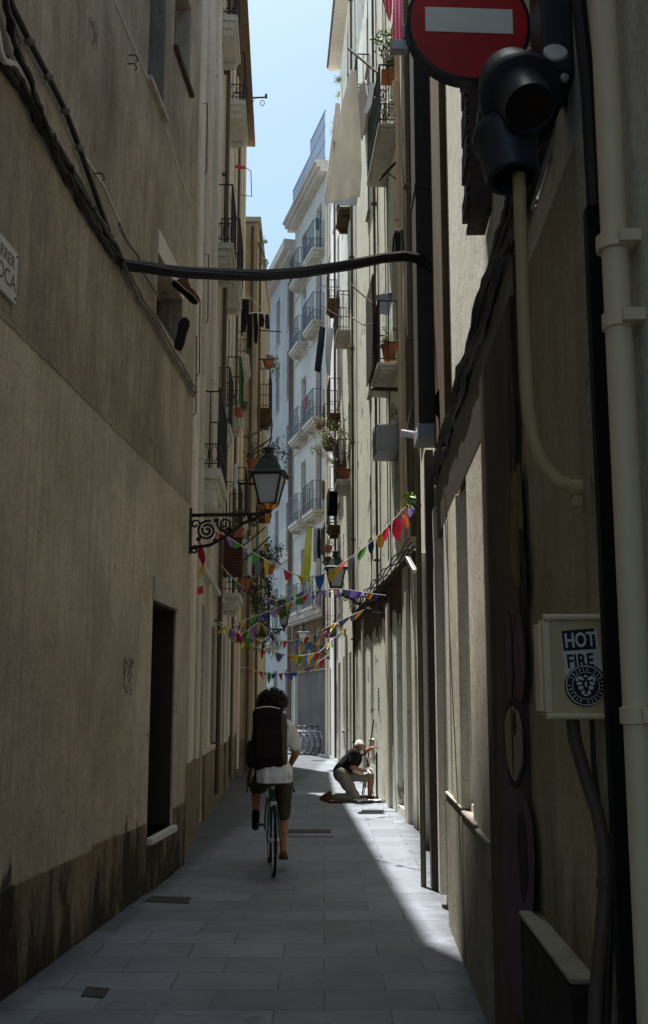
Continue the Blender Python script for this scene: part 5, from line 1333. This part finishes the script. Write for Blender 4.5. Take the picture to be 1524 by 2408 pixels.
plant('roof_weed', 'small weed sprouting from the upper edge of the ochre building on the left', at(606, 572, 26.0), False, [((.12, 0, .05), (.08, .1, .14), .5), ((.16, 0, -.5), (.06, .08, .1), .5)], 'leafolive', .05, .05, 40, .1, 2, 6)
plant('hanging_pot', 'terracotta pot with pale trailing plant on the far left balcony rail', at(631, 864, 25.0), True, [((.18, 0, -.05), (.12, .1, .3), .7), ((.1, 0, .25), (.15, .1, .08), .3)], 'leafolive', .13, .18, 110, .07, 4, 7, droop=.6)
plant('balcony_greenery', 'dark green shrubbery beside the lantern roof on the left', at(596, 1105, 21.5), True, [((0, 0, .45), (.2, .2, .25), .6), ((.5, .3, .45), (.2, .2, .35), .5)], 'leafdark', .13, .2, 150, .07, 5, 8)
plant('balcony_greenery', 'plant in an orange pot hanging below the red-brown blind', at(576, 1392, 17.4), True, [((.1, 0, .15), (.12, .1, .14), .3), ((.22, 0, -.35), (.16, .14, .45), .7)], 'leafdark', .12, .2, 420, .06, 8, 9, droop=.7)
plant('balcony_greenery', 'leafy plant with trailing stems right of the red-brown blind', at(604, 1355, 20.5), True, [((0, 0, .3), (.2, .2, .25), .6), ((.2, 0, -.3), (.2, .2, .45), .5)], 'leafdark', .13, .2, 480, .07, 9, 10, droop=.4)
plant('balcony_greenery', 'round leafy plant behind the bunting, near the white-panelled lantern', at(632, 1350, 25.5), True, [((.02, 0, .4), (.34, .25, .34), 1)], 'leafdark', .14, .2, 420, .08, 9, 11)
plant('balcony_greenery', 'large-leaved plant hanging just right of the white-panelled lantern', at(655, 1425, 26.5), False, [((0, 0, 0), (.3, .2, .25), 1)], 'leaf', .1, .1, 150, .13, 6, 12, droop=.5)
plant('balcony_greenery', 'small green plant low behind the dark garments above the left lantern', at(560, 1262, 17.8), True, [((0, 0, .3), (.18, .15, .2), 1)], 'leafdark', .1, .14, 90, .06, 4, 13)
plant('climbing_sprig', 'bright green sprig sticking out of the corner pole', at(983, 1200, 10.4), False, [((-.06, 0, .1), (.05, .04, .12), 1)], 'leafbright', .03, .03, 26, .09, 3, 14)
plant('potted_plant', 'tiny plant with yellow-green leaves on the lowest far right balcony', at(772, 1300, 32.5), True, [((0, 0, .35), (.2, .2, .2), 1)], 'leafbright', .12, .2, 70, .07, 4, 15)
plant('rail_plant', 'wispy white-flowered plant on the rail left of the olive tree', at(752, 1010, 33), True, [((0, 0, .25), (.3, .2, .16), 1)], 'leafolive', .12, .12, 90, .07, 5, 16)
plant('wall_weed', 'faint weed growing out of the cream wall below the beam stub', at(932, 975, 16.9), False, [((-.05, 0, 0), (.08, .06, .2), 1)], 'leafolive', .03, .03, 34, .06, 3, 17)

# ------------------------------------------------------------------ small things on the paving
def slab_px(pts, z=.006): return [gnd(x, y) + V((0, 0, z)) for x, y in pts]
def flat(name, label, cat, pts, mat, z=.006):
    p = slab_px(pts, z); n = len(p); m = MB(); m.v = [tuple(a) for a in p] + [(a.x, a.y, -.03) for a in p]
    m.f = [tuple(range(n)), tuple(range(2*n-1, n-1, -1))] + [(i, i+n, (i+1) % n + n, (i+1) % n) for i in range(n)]
    o = single(name, m, mat, label, cat, smooth=0); fixn(o.data); return o
flat('utility_cover', 'square rusty cover set in the paving at bottom left', 'cover', [(203, 2322), (258, 2326), (243, 2348), (190, 2344)], 'castiron')
flat('utility_cover', 'long dark cover in the paving beside the left doorway', 'cover', [(357, 2108), (450, 2111), (444, 2126), (340, 2121)], 'castiron')
flat('utility_cover', 'dark oblong slot in the sunlit paving before the kneeling man', 'cover', [(851, 1905), (903, 1905), (905, 1909), (849, 1909)], 'blackmatt')
t = thing('drain_grate', 'metal drain grate across the paving right of the bicycle', 'drain', loc=gnd(725, 1962))
p = slab_px([(672, 1951), (778, 1951), (783, 1959), (668, 1959)], .005); q = MB().box((p[3].x, p[3].y, -.03), (p[1].x, p[1].y, .005)); part('frame', q, 'castiron', t, world=True, smooth=0)
q = MB(); a = gnd(682, 1968); b = gnd(783, 1968)
for k in range(15): x = a.x + (b.x - a.x) * k / 14; q.box((x - .014, a.y - .03, -.02), (x + .014, a.y + .03, .0045))
part('holes', q, 'blackmatt', t, world=True, smooth=0)

# ------------------------------------------------------------------ bicycles
def make_bike(label, Mx, framemat='bikegreen', fender=False, group=None):
    t = thing('bicycle', label, 'bicycle', Mx=Mx, group=group); R = .335
    def wheel(y):
        c = V((0, y, R)); tm = MB(); n = 40
        tm.tube([c + V((0, math.cos(2*math.pi*k/n) * (R - .014), math.sin(2*math.pi*k/n) * (R - .014))) for k in range(n)], .014, 8, closed=True)
        o = part('wheel', tm, 'tyre', t)
        rm = MB(); rm.tube([c + V((0, math.cos(2*math.pi*k/n) * (R - .034), math.sin(2*math.pi*k/n) * (R - .034))) for k in range(n)], .009, 6, closed=True); part('rim', rm, 'steel', o)
        sp = MB()
        for k in range(24):
            a = 2*math.pi*k/24; sp.bar(c + V((.022 if k % 2 else -.022, 0, 0)), c + V((0, math.cos(a)*(R-.035), math.sin(a)*(R-.035))), .0025)
        part('spokes', sp, 'steel', o)
        part('hub', MB().tube([c + V((-.05, 0, 0)), c + V((-.03, 0, 0)), c + V((.03, 0, 0)), c + V((.05, 0, 0))], [.012, .022, .022, .012], 10), 'steel', o)
    wheel(0); wheel(.98)
    bb, st, hd, hb, ra, fa = V((0, .42, .28)), V((0, .27, .80)), V((0, .83, .82)), V((0, .86, .70)), V((0, 0, R)), V((0, .98, R))
    f = MB(); f.tube([bb, st], .016, 10); f.tube([st + V((0, .005, -.04)), hd], .015, 10); f.tube([bb, hb], .018, 10); f.tube([hd + V((0, -.01, .03)), hb + V((0, .01, -.02))], .019, 10)
    for s in (-1, 1):
        f.tube([st + V((s*.012, 0, -.05)), V((s*.05, .1, .52)), ra + V((s*.06, 0, 0))], .008, 7); f.tube([bb + V((s*.02, 0, 0)), V((s*.05, .16, .30)), ra + V((s*.06, 0, 0))], .009, 7)
        f.tube([hb + V((s*.03, .01, -.03)), V((s*.048, .92, .52)), fa + V((s*.05, 0, 0))], .011, 7)
    part('frame', f, framemat, t)
    s = MB(); s.tube([st, V((0, .235, .93))], .013, 8); part('seat_post', s, 'steel', t)
    s = MB(); s.ball((0, .17, .95), (.075, .07, .025), 8); s.ball((0, .28, .955), (.03, .11, .02), 8); part('saddle', s, 'black', t)
    h = MB(); h.tube([hd + V((0, 0, .03)), V((0, .85, .93)), V((0, .93, .94))], .013, 8)
    for s_ in (-1, 1): h.tube([V((0, .93, .94)), V((s_*.19, .93, .94)), V((s_*.22, .97, .93)), V((s_*.23, 1.02, .88)), V((s_*.235, 1.01, .80)), V((s_*.24, .94, .755)), V((s_*.245, .84, .73))], .013, 8)
    part('handlebar', h, 'black', t)
    c = MB(); c.lathe([(.09, -.003), (.09, .003)], 28, Matrix.Translation(bb + V((.035, 0, 0))) @ Matrix.Rotation(math.pi/2, 4, 'Y'))
    part('chainring', c, 'steel', t)
    for s_, dy, dz in ((1, .02, -.165), (-1, -.02, .165)):
        m = MB(); m.bar(bb + V((s_*.05, 0, 0)), bb + V((s_*.065, dy, dz)), .02, .014); k = part('crank', m, 'steel', t, smooth=0)
        pd = bb + V((s_*.065, dy, dz)); part('pedal', MB().box(pd + V((s_*.0, -.04, -.01)), pd + V((s_*.095, .04, .01))), 'black', k, smooth=0)
    ch = MB()
    for z in (.085, -.085): ch.bar(bb + V((.035, 0, z)), ra + V((.035, 0, z * .45)), .006, .008)
    part('chain', ch, 'iron', t)
    bk = MB(); bk.bar(V((-.03, .14, .665)), V((.03, .14, .665)), .02, .05); bk.bar(V((-.035, .93, .67)), V((.035, .93, .67)), .02, .05); part('brakes', bk, 'steel', t)
    if fender:
        for y in (0, .98):
            q = MB(); pts = [(y + math.cos(a)*(R+.012), R + math.sin(a)*(R+.012)) for a in [math.pi*(-.05 + 1.1*i/14) for i in range(15)]]
            for (y0, z0_), (y1, z1_) in zip(pts, pts[1:]): q.bar((0, y0, z0_), (0, y1, z1_), .045, .004, up=(1, 0, 0)) if 0 else q.add([(-.024, y0, z0_), (.024, y0, z0_), (.024, y1, z1_), (-.024, y1, z1_), (-.02, y0*.999, z0_+.004), (.02, y0*.999, z0_+.004), (.02, y1*.999, z1_+.004), (-.02, y1*.999, z1_+.004)], [(0,1,2,3), (7,6,5,4), (0,4,5,1), (2,6,7,3), (0,3,7,4), (1,5,6,2)])
            part('mudguard', q, 'steel', t, smooth=0)
    return t
Ob = V((-.48, 11.0, 0)); MBk = Matrix.Translation(Ob) @ Matrix.Rotation(math.radians(5.2), 4, 'Z')
bike = make_bike('celeste green racing bicycle being ridden away down the alley', MBk)
pb = make_bike('nearest parked bicycle of the row by the grey shutter', Matrix.Translation(at(758, 1776, 38.0)) @ Matrix.Rotation(math.radians(34), 4, 'Z'), 'bikegrey', True, 'bicycles parked by the shutter')
names = ['parked bicycle second from the right by the grey shutter', 'parked bicycle third from the right by the grey shutter', 'parked bicycle fourth from the right by the grey shutter', 'parked bicycle fifth from the right by the grey shutter', 'leftmost parked bicycle, half hidden by the rider']
pb.matrix_world = Matrix.Translation((-.02, 37.6, 0)) @ Matrix.Rotation(math.radians(32), 4, 'Z') @ Matrix.Rotation(math.radians(5), 4, 'Y'); WM[pb.name] = pb.matrix_world.copy()
for k in range(5):
    dup(pb, Matrix.Translation((-.20 - .19 * k, 37.75 + .14 * k, 0)) @ Matrix.Rotation(math.radians(34 + 3 * (k % 2) + 2 * k), 4, 'Z') @ Matrix.Rotation(math.radians(4), 4, 'Y'), names[k])

# ------------------------------------------------------------------ the rider
bm = MB()
pel, che, nk, hd = V((0, .20, .98)), V((0, .36, 1.30)), V((0, .47, 1.50)), V((-.005, .53, 1.62))
cap(bm, (-.05, .20, .98), (.05, .20, .98), .115, .115); cap(bm, pel, che, .135, .145); cap(bm, (-.10, .42, 1.39), (.12, .41, 1.39), .08, .085); cap(bm, che, (0, .42, 1.42), .14, .11)
cap(bm, (0, .43, 1.42), hd, .062, .055); bm.ball(hd, (.078, .098, .112), 12)
bm.ball(hd + V((0, .10, -.01)), (.016, .02, .02), 6); bm.ball(hd + V((0, .075, -.07)), (.045, .04, .04), 8)
for s in (-1, 1): bm.ball(hd + V((s*.08, 0, -.01)), (.012, .022, .034), 6)
def arm(m, pts, rs):
    for i in range(len(pts) - 1): cap(m, pts[i], pts[i+1], rs[i], rs[i+1])
arm(bm, [(.17, .42, 1.38), (.245, .60, 1.13), (.20, .86, .99)], [.058, .042, .028]); arm(bm, [(-.14, .44, 1.38), (-.20, .66, 1.10), (-.215, .88, .90)], [.055, .040, .028])
def hand(m, w, d, side, s=1.0, curl=.6):
    """palm and five separate fingers closing round a bar that runs across the palm"""
    w = V(w); d = V(d).normalized(); up = V((0, 0, 1)); r = d.cross(up).normalized() * side
    cap(m, w + r*.016*s, w + d*.07*s + r*.022*s, .016*s, .015*s); cap(m, w - r*.014*s, w + d*.07*s - r*.020*s, .016*s, .014*s); cap(m, w, w + d*.07*s, .018*s, .016*s)
    for k, (o, L) in enumerate(((.030, .9), (.011, 1.0), (-.009, .95), (-.028, .75))):
        b = w + d*.078*s + r*o*s; k1 = b + d*.028*s*L - up*.006*s; k2 = k1 + d*.010*s*L - up*.026*s*L; k3 = k2 - d*.016*s - up*.012*s*L
        cap(m, b, k1, .0088*s, .0082*s, 8); cap(m, k1, k2, .0082*s, .0076*s, 8); cap(m, k2, k3, .0076*s, .007*s, 8)
    t0 = w + d*.022*s + r*.026*s; t1 = t0 + d*.026*s + r*.018*s - up*.014*s; cap(m, t0, t1, .011*s, .0095*s, 8); cap(m, t1, t1 + d*.022*s - up*.014*s, .0095*s, .008*s, 8)
hand(bm, (.20, .86, .985), (0, .9, -.25), -1); hand(bm, (-.215, .88, .895), (-.02, .85, -.35), 1)
arm(bm, [(.10, .22, .94), (.115, .62, .60), (.115, .47, .20)], [.088, .058, .034]); cap(bm, (.115, .57, .50), (.115, .52, .36), .058, .050)
arm(bm, [(-.10, .22, .94), (-.155, .66, .80), (-.165, .42, .55)], [.088, .058, .034]); cap(bm, (-.155, .60, .74), (-.16, .50, .62), .055, .046)
cap(bm, (.115, .45, .18), (.12, .60, .135), .034, .024); cap(bm, (-.165, .41, .55), (-.165, .50, .44), .034, .026)
rider = thing  # name kept free
Mr = MBk
def figure(label, mb, Mx, voxel=.0075):
    me = mesh_from('person', mb, M['skin'], 0); fixn(me)
    o = bpy.data.objects.new('person', me); col.objects.link(o); o.matrix_world = Mx; WM[o.name] = Mx.copy()
    setp(o, label, 'person', None, None)
    r = o.modifiers.new('fuse', 'REMESH'); r.mode = 'VOXEL'; r.voxel_size = voxel
    s = o.modifiers.new('soft', 'SMOOTH'); s.factor = .5; s.iterations = 3
    return bake(o)
pr = figure('person with curly dark hair in a white T-shirt and dark shorts, cycling away', bm, Mr)
sh = MB(); cap(sh, (-.045, .20, .96), (.055, .20, .96), .128, .128); cap(sh, pel, che, .145, .155); cap(sh, (-.10, .42, 1.385), (.12, .41, 1.385), .09, .095); cap(sh, che, (0, .42, 1.41), .15, .115); cap(sh, (-.05, .43, 1.43), (.05, .43, 1.43), .075, .075)
cap(sh, (.165, .42, 1.37), (.225, .50, 1.23), .078, .070); cap(sh, (-.135, .44, 1.37), (-.17, .55, 1.23), .072, .068)
cap(sh, (-.04, .17, .93), (.055, .17, .93), .135, .14)
so_ = blob('tshirt', sh, 'shirt', pr, .009, 4)
for v in so_.data.vertices:
    k_ = max(0, min(1, (1.25 - v.co.z) / .3)); a_ = math.atan2(v.co.y - .2, v.co.x)
    v.co += v.normal * (.018 * noise.noise(v.co * 6) + k_ * .005 * math.sin(a_ * 8 + 7 * noise.noise(v.co * 4)) + .008 * noise.noise(V((v.co.x * 22, v.co.y * 22, v.co.z * 5))))
import bmesh
def cut(o, co, no):
    b = bmesh.new(); b.from_mesh(o.data); bmesh.ops.bisect_plane(b, geom=b.verts[:] + b.edges[:] + b.faces[:], plane_co=co, plane_no=no, clear_outer=True); b.to_mesh(o.data); b.free()
cut(so_, (0, .2, .865), (0, 0, -1))
for s in (-1, 1): cut(so_, (s*.222, .51, 1.245), (s*.35, .45, -.85)) if 0 else None
hm = MB()
cap(hm, (-.05, .20, .95), (.05, .20, .95), .122, .122); arm(hm, [(.09, .22, .92), (.115, .56, .63)], [.10, .082]); arm(hm, [(-.09, .22, .92), (-.14, .58, .80)], [.10, .085])
cap(hm, (.115, .50, .62), (.118, .52, .54), .082, .076)
so2 = blob('shorts', hm, 'olivecloth', pr, .010, 4, disp=(.018, 13))
hr = MB(); rg = random.Random(3); c = hd + V((0, -.015, .02)); hr.ball(c, (.112, .115, .112), 12)
for k in range(150):
    d = V((rg.gauss(0, 1), rg.gauss(-.25, 1), rg.gauss(.25, .8))).normalized()
    if d.y > .75 and d.z < .45: continue
    r_ = rg.uniform(.017, .034); hr.ball(c + V((d.x*.125, d.y*.12, d.z*.115)), r_, 5)
hair = blob('hair', hr, 'hair', pr, .008, 1, disp=(.014, 30))
cl_ = MB()
for k in range(520):
    d = V((rg.gauss(0, 1), rg.gauss(-.3, 1), rg.gauss(.2, .8))).normalized()
    if d.y > .7 and d.z < .4: continue
    p = c + V((d.x*.135, d.y*.13, d.z*.125)) * rg.uniform(.95, 1.12); u = d.orthogonal().normalized(); w_ = d.cross(u); R_ = rg.uniform(.010, .018); ph_ = rg.uniform(0, 6)
    cl_.tube([p + d*(.006*i) + (u*math.cos(ph_+i*1.2) + w_*math.sin(ph_+i*1.2))*R_ for i in range(5)], .003, 4)
part('curls', cl_, 'hair', hair)
for s, an, toe in ((1, (.115, .43, .155), (.12, .62, .115)), (-1, (-.165, .385, .565), (-.165, .51, .415))):
    f = MB(); an, toe = V(an), V(toe); dn = V((0, 0, -1)) if s > 0 else V((0, -.77, -.64))
    cap(f, an + dn*.012, toe + dn*.006, .043, .036)
    cap(f, an + dn*.022 + V((.018, 0, 0)), toe + dn*.018 + V((.014, 0, 0)), .024, .022); cap(f, an + dn*.022 - V((.018, 0, 0)), toe + dn*.018 - V((.014, 0, 0)), .024, .022)
    blob('shoe', f, 'rubber' if s < 0 else 'shoe', pr, .008, 3)
# rucksack
Mp = MBk @ Matrix.Translation((-.05, .17, 1.0)) @ Matrix.Rotation(math.radians(-20), 4, 'X')
t = thing('rucksack', 'large dark rucksack with a lidded top and grey side on the rider\'s back', 'rucksack', Mx=Mp)
def puff(rx, ry, rz, cx, cy, cz, e=.35, n=22):
    m = MB(); vs = []
    for i in range(1, n):
        a = math.pi * i / n - math.pi / 2
        for k in range(2*n):
            b = math.pi * k / n - math.pi
            f = lambda x: math.copysign(abs(x) ** e, x)
            vs.append((cx + rx*f(math.cos(a))*f(math.cos(b)), cy + ry*f(math.cos(a))*f(math.sin(b)), cz + rz*f(math.sin(a))))
    N = 2*n; fs = [(i*N+k, i*N+(k+1) % N, (i+1)*N+(k+1) % N, (i+1)*N+k) for i in range(n-2) for k in range(N)] + [tuple(range(N))[::-1], tuple((n-2)*N + k for k in range(N))]
    return m.add(vs, fs)
b1_ = part('main_bag', puff(.165, .11, .29, 0, -.02, .27), 'packdark', t)
for v in b1_.data.vertices: v.co += V((noise.noise(v.co*6), noise.noise(v.co*6 + V((5, 0, 0))), 0)) * .02
part('side_panel', puff(.035, .095, .26, .150, -.03, .28), 'packgrey', t)
part('lid', puff(.150, .12, .06, -.01, -.02, .53, .45), 'packdark', t)
part('lid_piping', MB().tube([(-.12, -.12, .575), (-.06, -.13, .59), (.02, -.13, .592), (.11, -.12, .575)], .006, 6), 'white', t)
part('front_pocket', puff(.12, .04, .15, -.02, -.135, .2, .4), 'packdark', t)
for x in (-.09, .09): part('bottom_strap', MB().tube([(x, -.03, 0.0), (x + .01, -.06, -.06), (x + .005, -.05, -.10), (x - .015, -.03, -.06), (x - .01, -.01, 0)], .010, 6), 'packgrey', t)
part('loose_strap', MB().tube([(-.15, -.05, .05), (-.18, -.07, -.05), (-.20, -.08, -.13), (-.195, -.08, -.20)], [.010, .010, .010, .012], 6), 'packdark', t)
part('shoulder_strap', MB().tube([(.13, .09, .1), (.17, .16, .2), (.14, .22, .34), (.09, .14, .47)], .018, 8), 'packdark', t)
part('shoulder_strap', MB().tube([(-.10, .09, .1), (-.12, .18, .2), (-.10, .22, .34), (-.05, .14, .47)], .018, 8), 'packdark', t)
part('side_pocket', puff(.05, .085, .13, -.17, -.02, .14, .6), 'packdark', t)
part('compression_strap', MB().tube([(.17, -.12, .4), (.19, -.04, .41), (.175, .05, .40)], .008, 6), 'black', t)
part('buckle', MB().box((.155, -.05, .42), (.175, -.02, .47)), 'galv', t, smooth=0)

# ------------------------------------------------------------------ the kneeling man
Mk = Matrix.Translation((.48, 19.5, 0))
b = MB()
hip, chs = V((-.20, 0, .47)), V((.03, .0, .73)); hk_ = V((.135, -.05, .915))
cap(b, (-.18, -.09, .46), (-.18, .09, .46), .12, .12); cap(b, hip, chs, .13, .145); cap(b, (.05, -.13, .80), (.06, .15, .82), .085, .085); cap(b, (.05, 0, .80), hk_, .06, .055)
b.ball(hk_, (.078, .092, .108), 12); b.ball(hk_ + V((.03, -.092, -.01)), (.015, .02, .024), 6); b.ball(hk_ + V((.025, -.06, -.07)), (.05, .045, .04), 8)
b.ball(hk_ + V((-.075, .02, -.01)), (.012, .02, .03), 6); b.ball(hk_ + V((.075, .03, -.01)), (.012, .02, .03), 6)
arm(b, [(.05, -.15, .79), (.0, -.22, .59), (.17, -.2, .53)], [.058, .042, .03]); hand(b, (.17, -.2, .535), (.9, .0, -.2), 1)
arm(b, [(.07, .16, .81), (.24, .14, .83), (.35, .06, .90)], [.058, .044, .03]); hand(b, (.34, .06, .90), (.75, -.2, .25), 1)
arm(b, [(-.16, .10, .44), (.33, .12, .42), (.31, .10, .09)], [.095, .062, .040]); cap(b, (.33, .12, .32), (.32, .11, .2), .055, .045); cap(b, (.31, .09, .06), (.42, .04, .04), .035, .025)
arm(b, [(-.16, -.09, .44), (.06, -.14, .075), (-.32, -.12, .075)], [.095, .062, .040]); cap(b, (-.34, -.12, .09), (-.42, -.12, .03), .035, .028)
man = figure('person with white hair and beard in a black shirt, kneeling by the sunlit wall', b, Mk)
m_ = MB(); cap(m_, hip + V((.02, 0, .03)), chs, .145, .16); cap(m_, (.05, -.13, .80), (.06, .15, .82), .10, .10); cap(m_, (.04, -.15, .79), (.015, -.20, .66), .078, .072); cap(m_, (.08, .16, .81), (.2, .145, .825), .078, .068)
blob('black_shirt', m_, 'blackcloth', man, .010, 5, disp=(.015, 8))
m_ = MB(); cap(m_, (-.18, -.09, .45), (-.18, .09, .45), .135, .135); arm(m_, [(-.16, .10, .44), (.30, .12, .42)], [.12, .095]); arm(m_, [(-.16, -.09, .43), (.04, -.14, .10)], [.12, .09]); arm(m_, [(.04, -.14, .09), (-.28, -.12, .08)], [.085, .06])
blob('grey_trousers', m_, 'greycloth', man, .010, 5, disp=(.016, 9))
m_ = MB(); fnc = lambda u, v: V((-.10 + .44 * u, -.06 + .26 * (v - .15), .545 - .03 * u + .02 * math.sin(u * 9) * (1 + v) - .16 * max(0, abs(v - .5) - .28)))
part('white_cloth', m_.sheet(lambda u, v: V((-.08 + .44 * u, -.03 + .28 * (v - .15), .565 - .05 * u + .02 * math.sin(u * 9) * (1 + v) - .30 * max(0, abs(v - .5) - .28))), 18, 10, .006), 'shirt', man)
m_ = MB(); c = hk_; m_.ball(c + V((-.004, .012, .032)), (.084, .095, .092), 10); blob('white_hair', m_, 'hairwhite', man, .009, 2, disp=(.008, 30))
m_ = MB(); m_.ball(c + V((.028, -.075, -.075)), (.045, .035, .038), 8); blob('beard', m_, 'hairwhite', man, .008, 2, disp=(.008, 30))
g = MB()
for s in (-1, 1): g.tube([c + V((.03 + s*.032 + .022*math.cos(a_), -.098, .012 + .017*math.sin(a_))) for a_ in [i*math.pi/6 for i in range(12)]], .003, 5, closed=True)
g.tube([c + V((-.025, -.095, .015)), c + V((-.078, .01, .01))], .003, 5); g.tube([c + V((.085, -.085, .015)), c + V((.078, .02, .01))], .003, 5)
part('spectacles', g, 'iron', man)
for a_, e_ in (((-.35, -.12, .10), (-.44, -.12, .035)), ((.30, .09, .055), (.43, .04, .045))):
    f = MB(); a_, e_ = V(a_), V(e_); cap(f, a_, e_, .045, .036); cap(f, a_ + V((0, 0, -.015)), e_, .042, .034); blob('shoe', f, 'shoe', man, .008, 3)
W_ = lambda x, y, z: Mk @ V((x, y, z))
f = MB(); cap(f, W_(-.52, .12, .045), W_(-.38, .1, .14), .042, .038); cap(f, W_(-.50, .12, .04), W_(-.40, .1, .11), .045, .04)
o = blob('work_shoe', f, 'shoe', None, .009, 3); setp(o, 'brown shoe lying on the paving behind the kneeling man', 'shoe', None, None)
t = thing('broom', 'red-handled broom leaning against the wall over the kneeling man', 'broom', loc=W_(.2, .28, 0))
part('handle', MB().tube([W_(.18, .30, .06), W_(.30, .36, .75), W_(.405, .44, 1.38)], .013, 8), 'bikered', t, world=True)
part('head', MB().box(W_(.06, .26, .0), W_(.30, .34, .09)), 'blindbrown', t, world=True, smooth=0, bevel=.01)
t = thing('folding_stand', 'thin dark crossed legs standing behind the man\'s raised knee', 'stand', loc=W_(.3, .4, 0))
for a_, e_ in (((.20, .40, 0), (.34, .44, .72)), ((.40, .40, 0), (.26, .44, .72)), ((.30, .5, 0), (.30, .42, .72))): part('leg', MB().tube([W_(*a_), W_(*e_)], .009, 6), 'ironrust', t, world=True)
single('spirit_level', MB().box(W_(.415, .02, 0), W_(.445, .09, .82)), 'packdark', 'dark upright board held against the wall by the kneeling man', 'board', smooth=0, bevel=.004)
single('loose_plank', MB().bar(W_(-.42, -.32, .02), W_(-.16, -.30, .02), .07, .03), 'blindbrown', 'short dark plank lying in front of the man\'s feet', 'plank', smooth=0)
t = thing('tool_tray', 'low wooden tray of tools on the ground by the man\'s hand', 'tray', loc=W_(.33, -.1, 0))
part('base', MB().box(W_(.16, -.22, .0), W_(.48, -.04, .03)), 'wood', t, world=True, smooth=0, bevel=.004)
part('rag', MB().sheet(lambda u, v: W_(.02 + .5*u, -.30 + .14*v, .045 + .02*noise.noise(V((u*6, v*5, 0)))), 14, 8, .012), 'shirt', t, world=True)
q = MB(); rg = random.Random(6)
for k in range(7):
    a_ = W_(.1 + .38*rg.random(), -.2 + .15*rg.random(), .045); q.bar(a_, a_ + V((rg.uniform(-.08, .08), rg.uniform(-.05, .05), .02)), .02, .02)
part('tools', q, 'galv', t, world=True, smooth=0)
part('bolster', MB().tube([W_(.36, -.26, .03), W_(.52, -.1, .04), W_(.58, .02, .03)], .03, 8), 'sheet', t, world=True)
plant('balcony_greenery', 'leafy pot on the highest balcony of the left column near the white airer', at(562, 980, 20.5), True, [((0, 0, .3), (.16, .15, .2), 1)], 'leafdark', .1, .16, 90, .06, 4, 22)
for k, (x, y, w_, h_, Y_, m_, l_) in enumerate(((712, 700, 9, 44, 39.0, 'bluewhite', 'white cloth hung over the left balcony, third floor of the blue-white house'), (742, 512, 10, 30, 37.2, 'striped', 'striped cloth on the top right balcony of the blue-white house'),
        (757, 1130, 8, 46, 36.3, 'greycloth', 'grey garment on the lower right balcony of the blue-white house'), (716, 930, 8, 34, 38.8, 'check', 'small pink cloth on the middle left balcony of the blue-white house'),
        (548, 1090, 8, 60, 19.5, 'bluewhite', 'thin pale cloth on the left balconies beside the lantern'), (562, 842, 5, 120, 20.5, 'greencloth', 'long narrow green-yellow cloth strip on the left balconies'))):
    hang('laundry', l_, 'cloth', [(x, y), (x, y + h_ * .5), (x + 1, y + h_)], [(x + w_, y + 2), (x + w_, y + h_ * .5), (x + w_ - 1, y + h_ - 2)], Y_ - .6, Y_ - .55, m_, .03, 1.2, 40 + k)
# ------------------------------------------------------------------ light, sky, camera
SUN = V((-.130, .352, 1)).normalized()
el = math.asin(SUN.z); az = math.atan2(SUN.x, SUN.y)
w = bpy.data.worlds.new('World'); sc.world = w; w.use_nodes = True
nt = w.node_tree; bg = nt.nodes.get('Background')
sky = nt.nodes.new('ShaderNodeTexSky'); sky.sky_type = 'NISHITA'; sky.sun_disc = False
sky.sun_elevation = el; sky.sun_rotation = az; sky.altitude = 0; sky.air_density = AIR; sky.dust_density = DUST; sky.ozone_density = 1.0
tint = nt.nodes.new('ShaderNodeMix'); tint.data_type = 'RGBA'; tint.blend_type = 'MULTIPLY'; tint.inputs[0].default_value = 1; tint.inputs[7].default_value = TINT
nt.links.new(sky.outputs[0], tint.inputs[6]); nt.links.new(tint.outputs[2], bg.inputs[0]); bg.inputs[1].default_value = SKY
sl = bpy.data.lights.new('sun', 'SUN'); sl.energy = SUNE; sl.angle = math.radians(.53); sl.color = (1, .96, .9)
so = bpy.data.objects.new('sun', sl); col.objects.link(so); so.rotation_euler = SUN.to_track_quat('Z', 'Y').to_euler(); so.location = (0, 0, 60)
cd = bpy.data.cameras.new('camera'); cd.sensor_fit = 'VERTICAL'; cd.sensor_height = 36; cd.lens = FPX * 36 / 2408
cd.clip_start = .05; cd.clip_end = 2000
co_ = bpy.data.objects.new('camera', cd); col.objects.link(co_); co_.location = (0, 0, EYE); co_.rotation_euler = (math.pi / 2 + PITCH, 0, 0)
sc.camera = co_
sc.view_settings.view_transform = 'Standard'; sc.view_settings.look = 'None'; sc.view_settings.exposure = EXPO; sc.view_settings.gamma = 1
sc.cycles.max_bounces = 10; sc.cycles.diffuse_bounces = 6
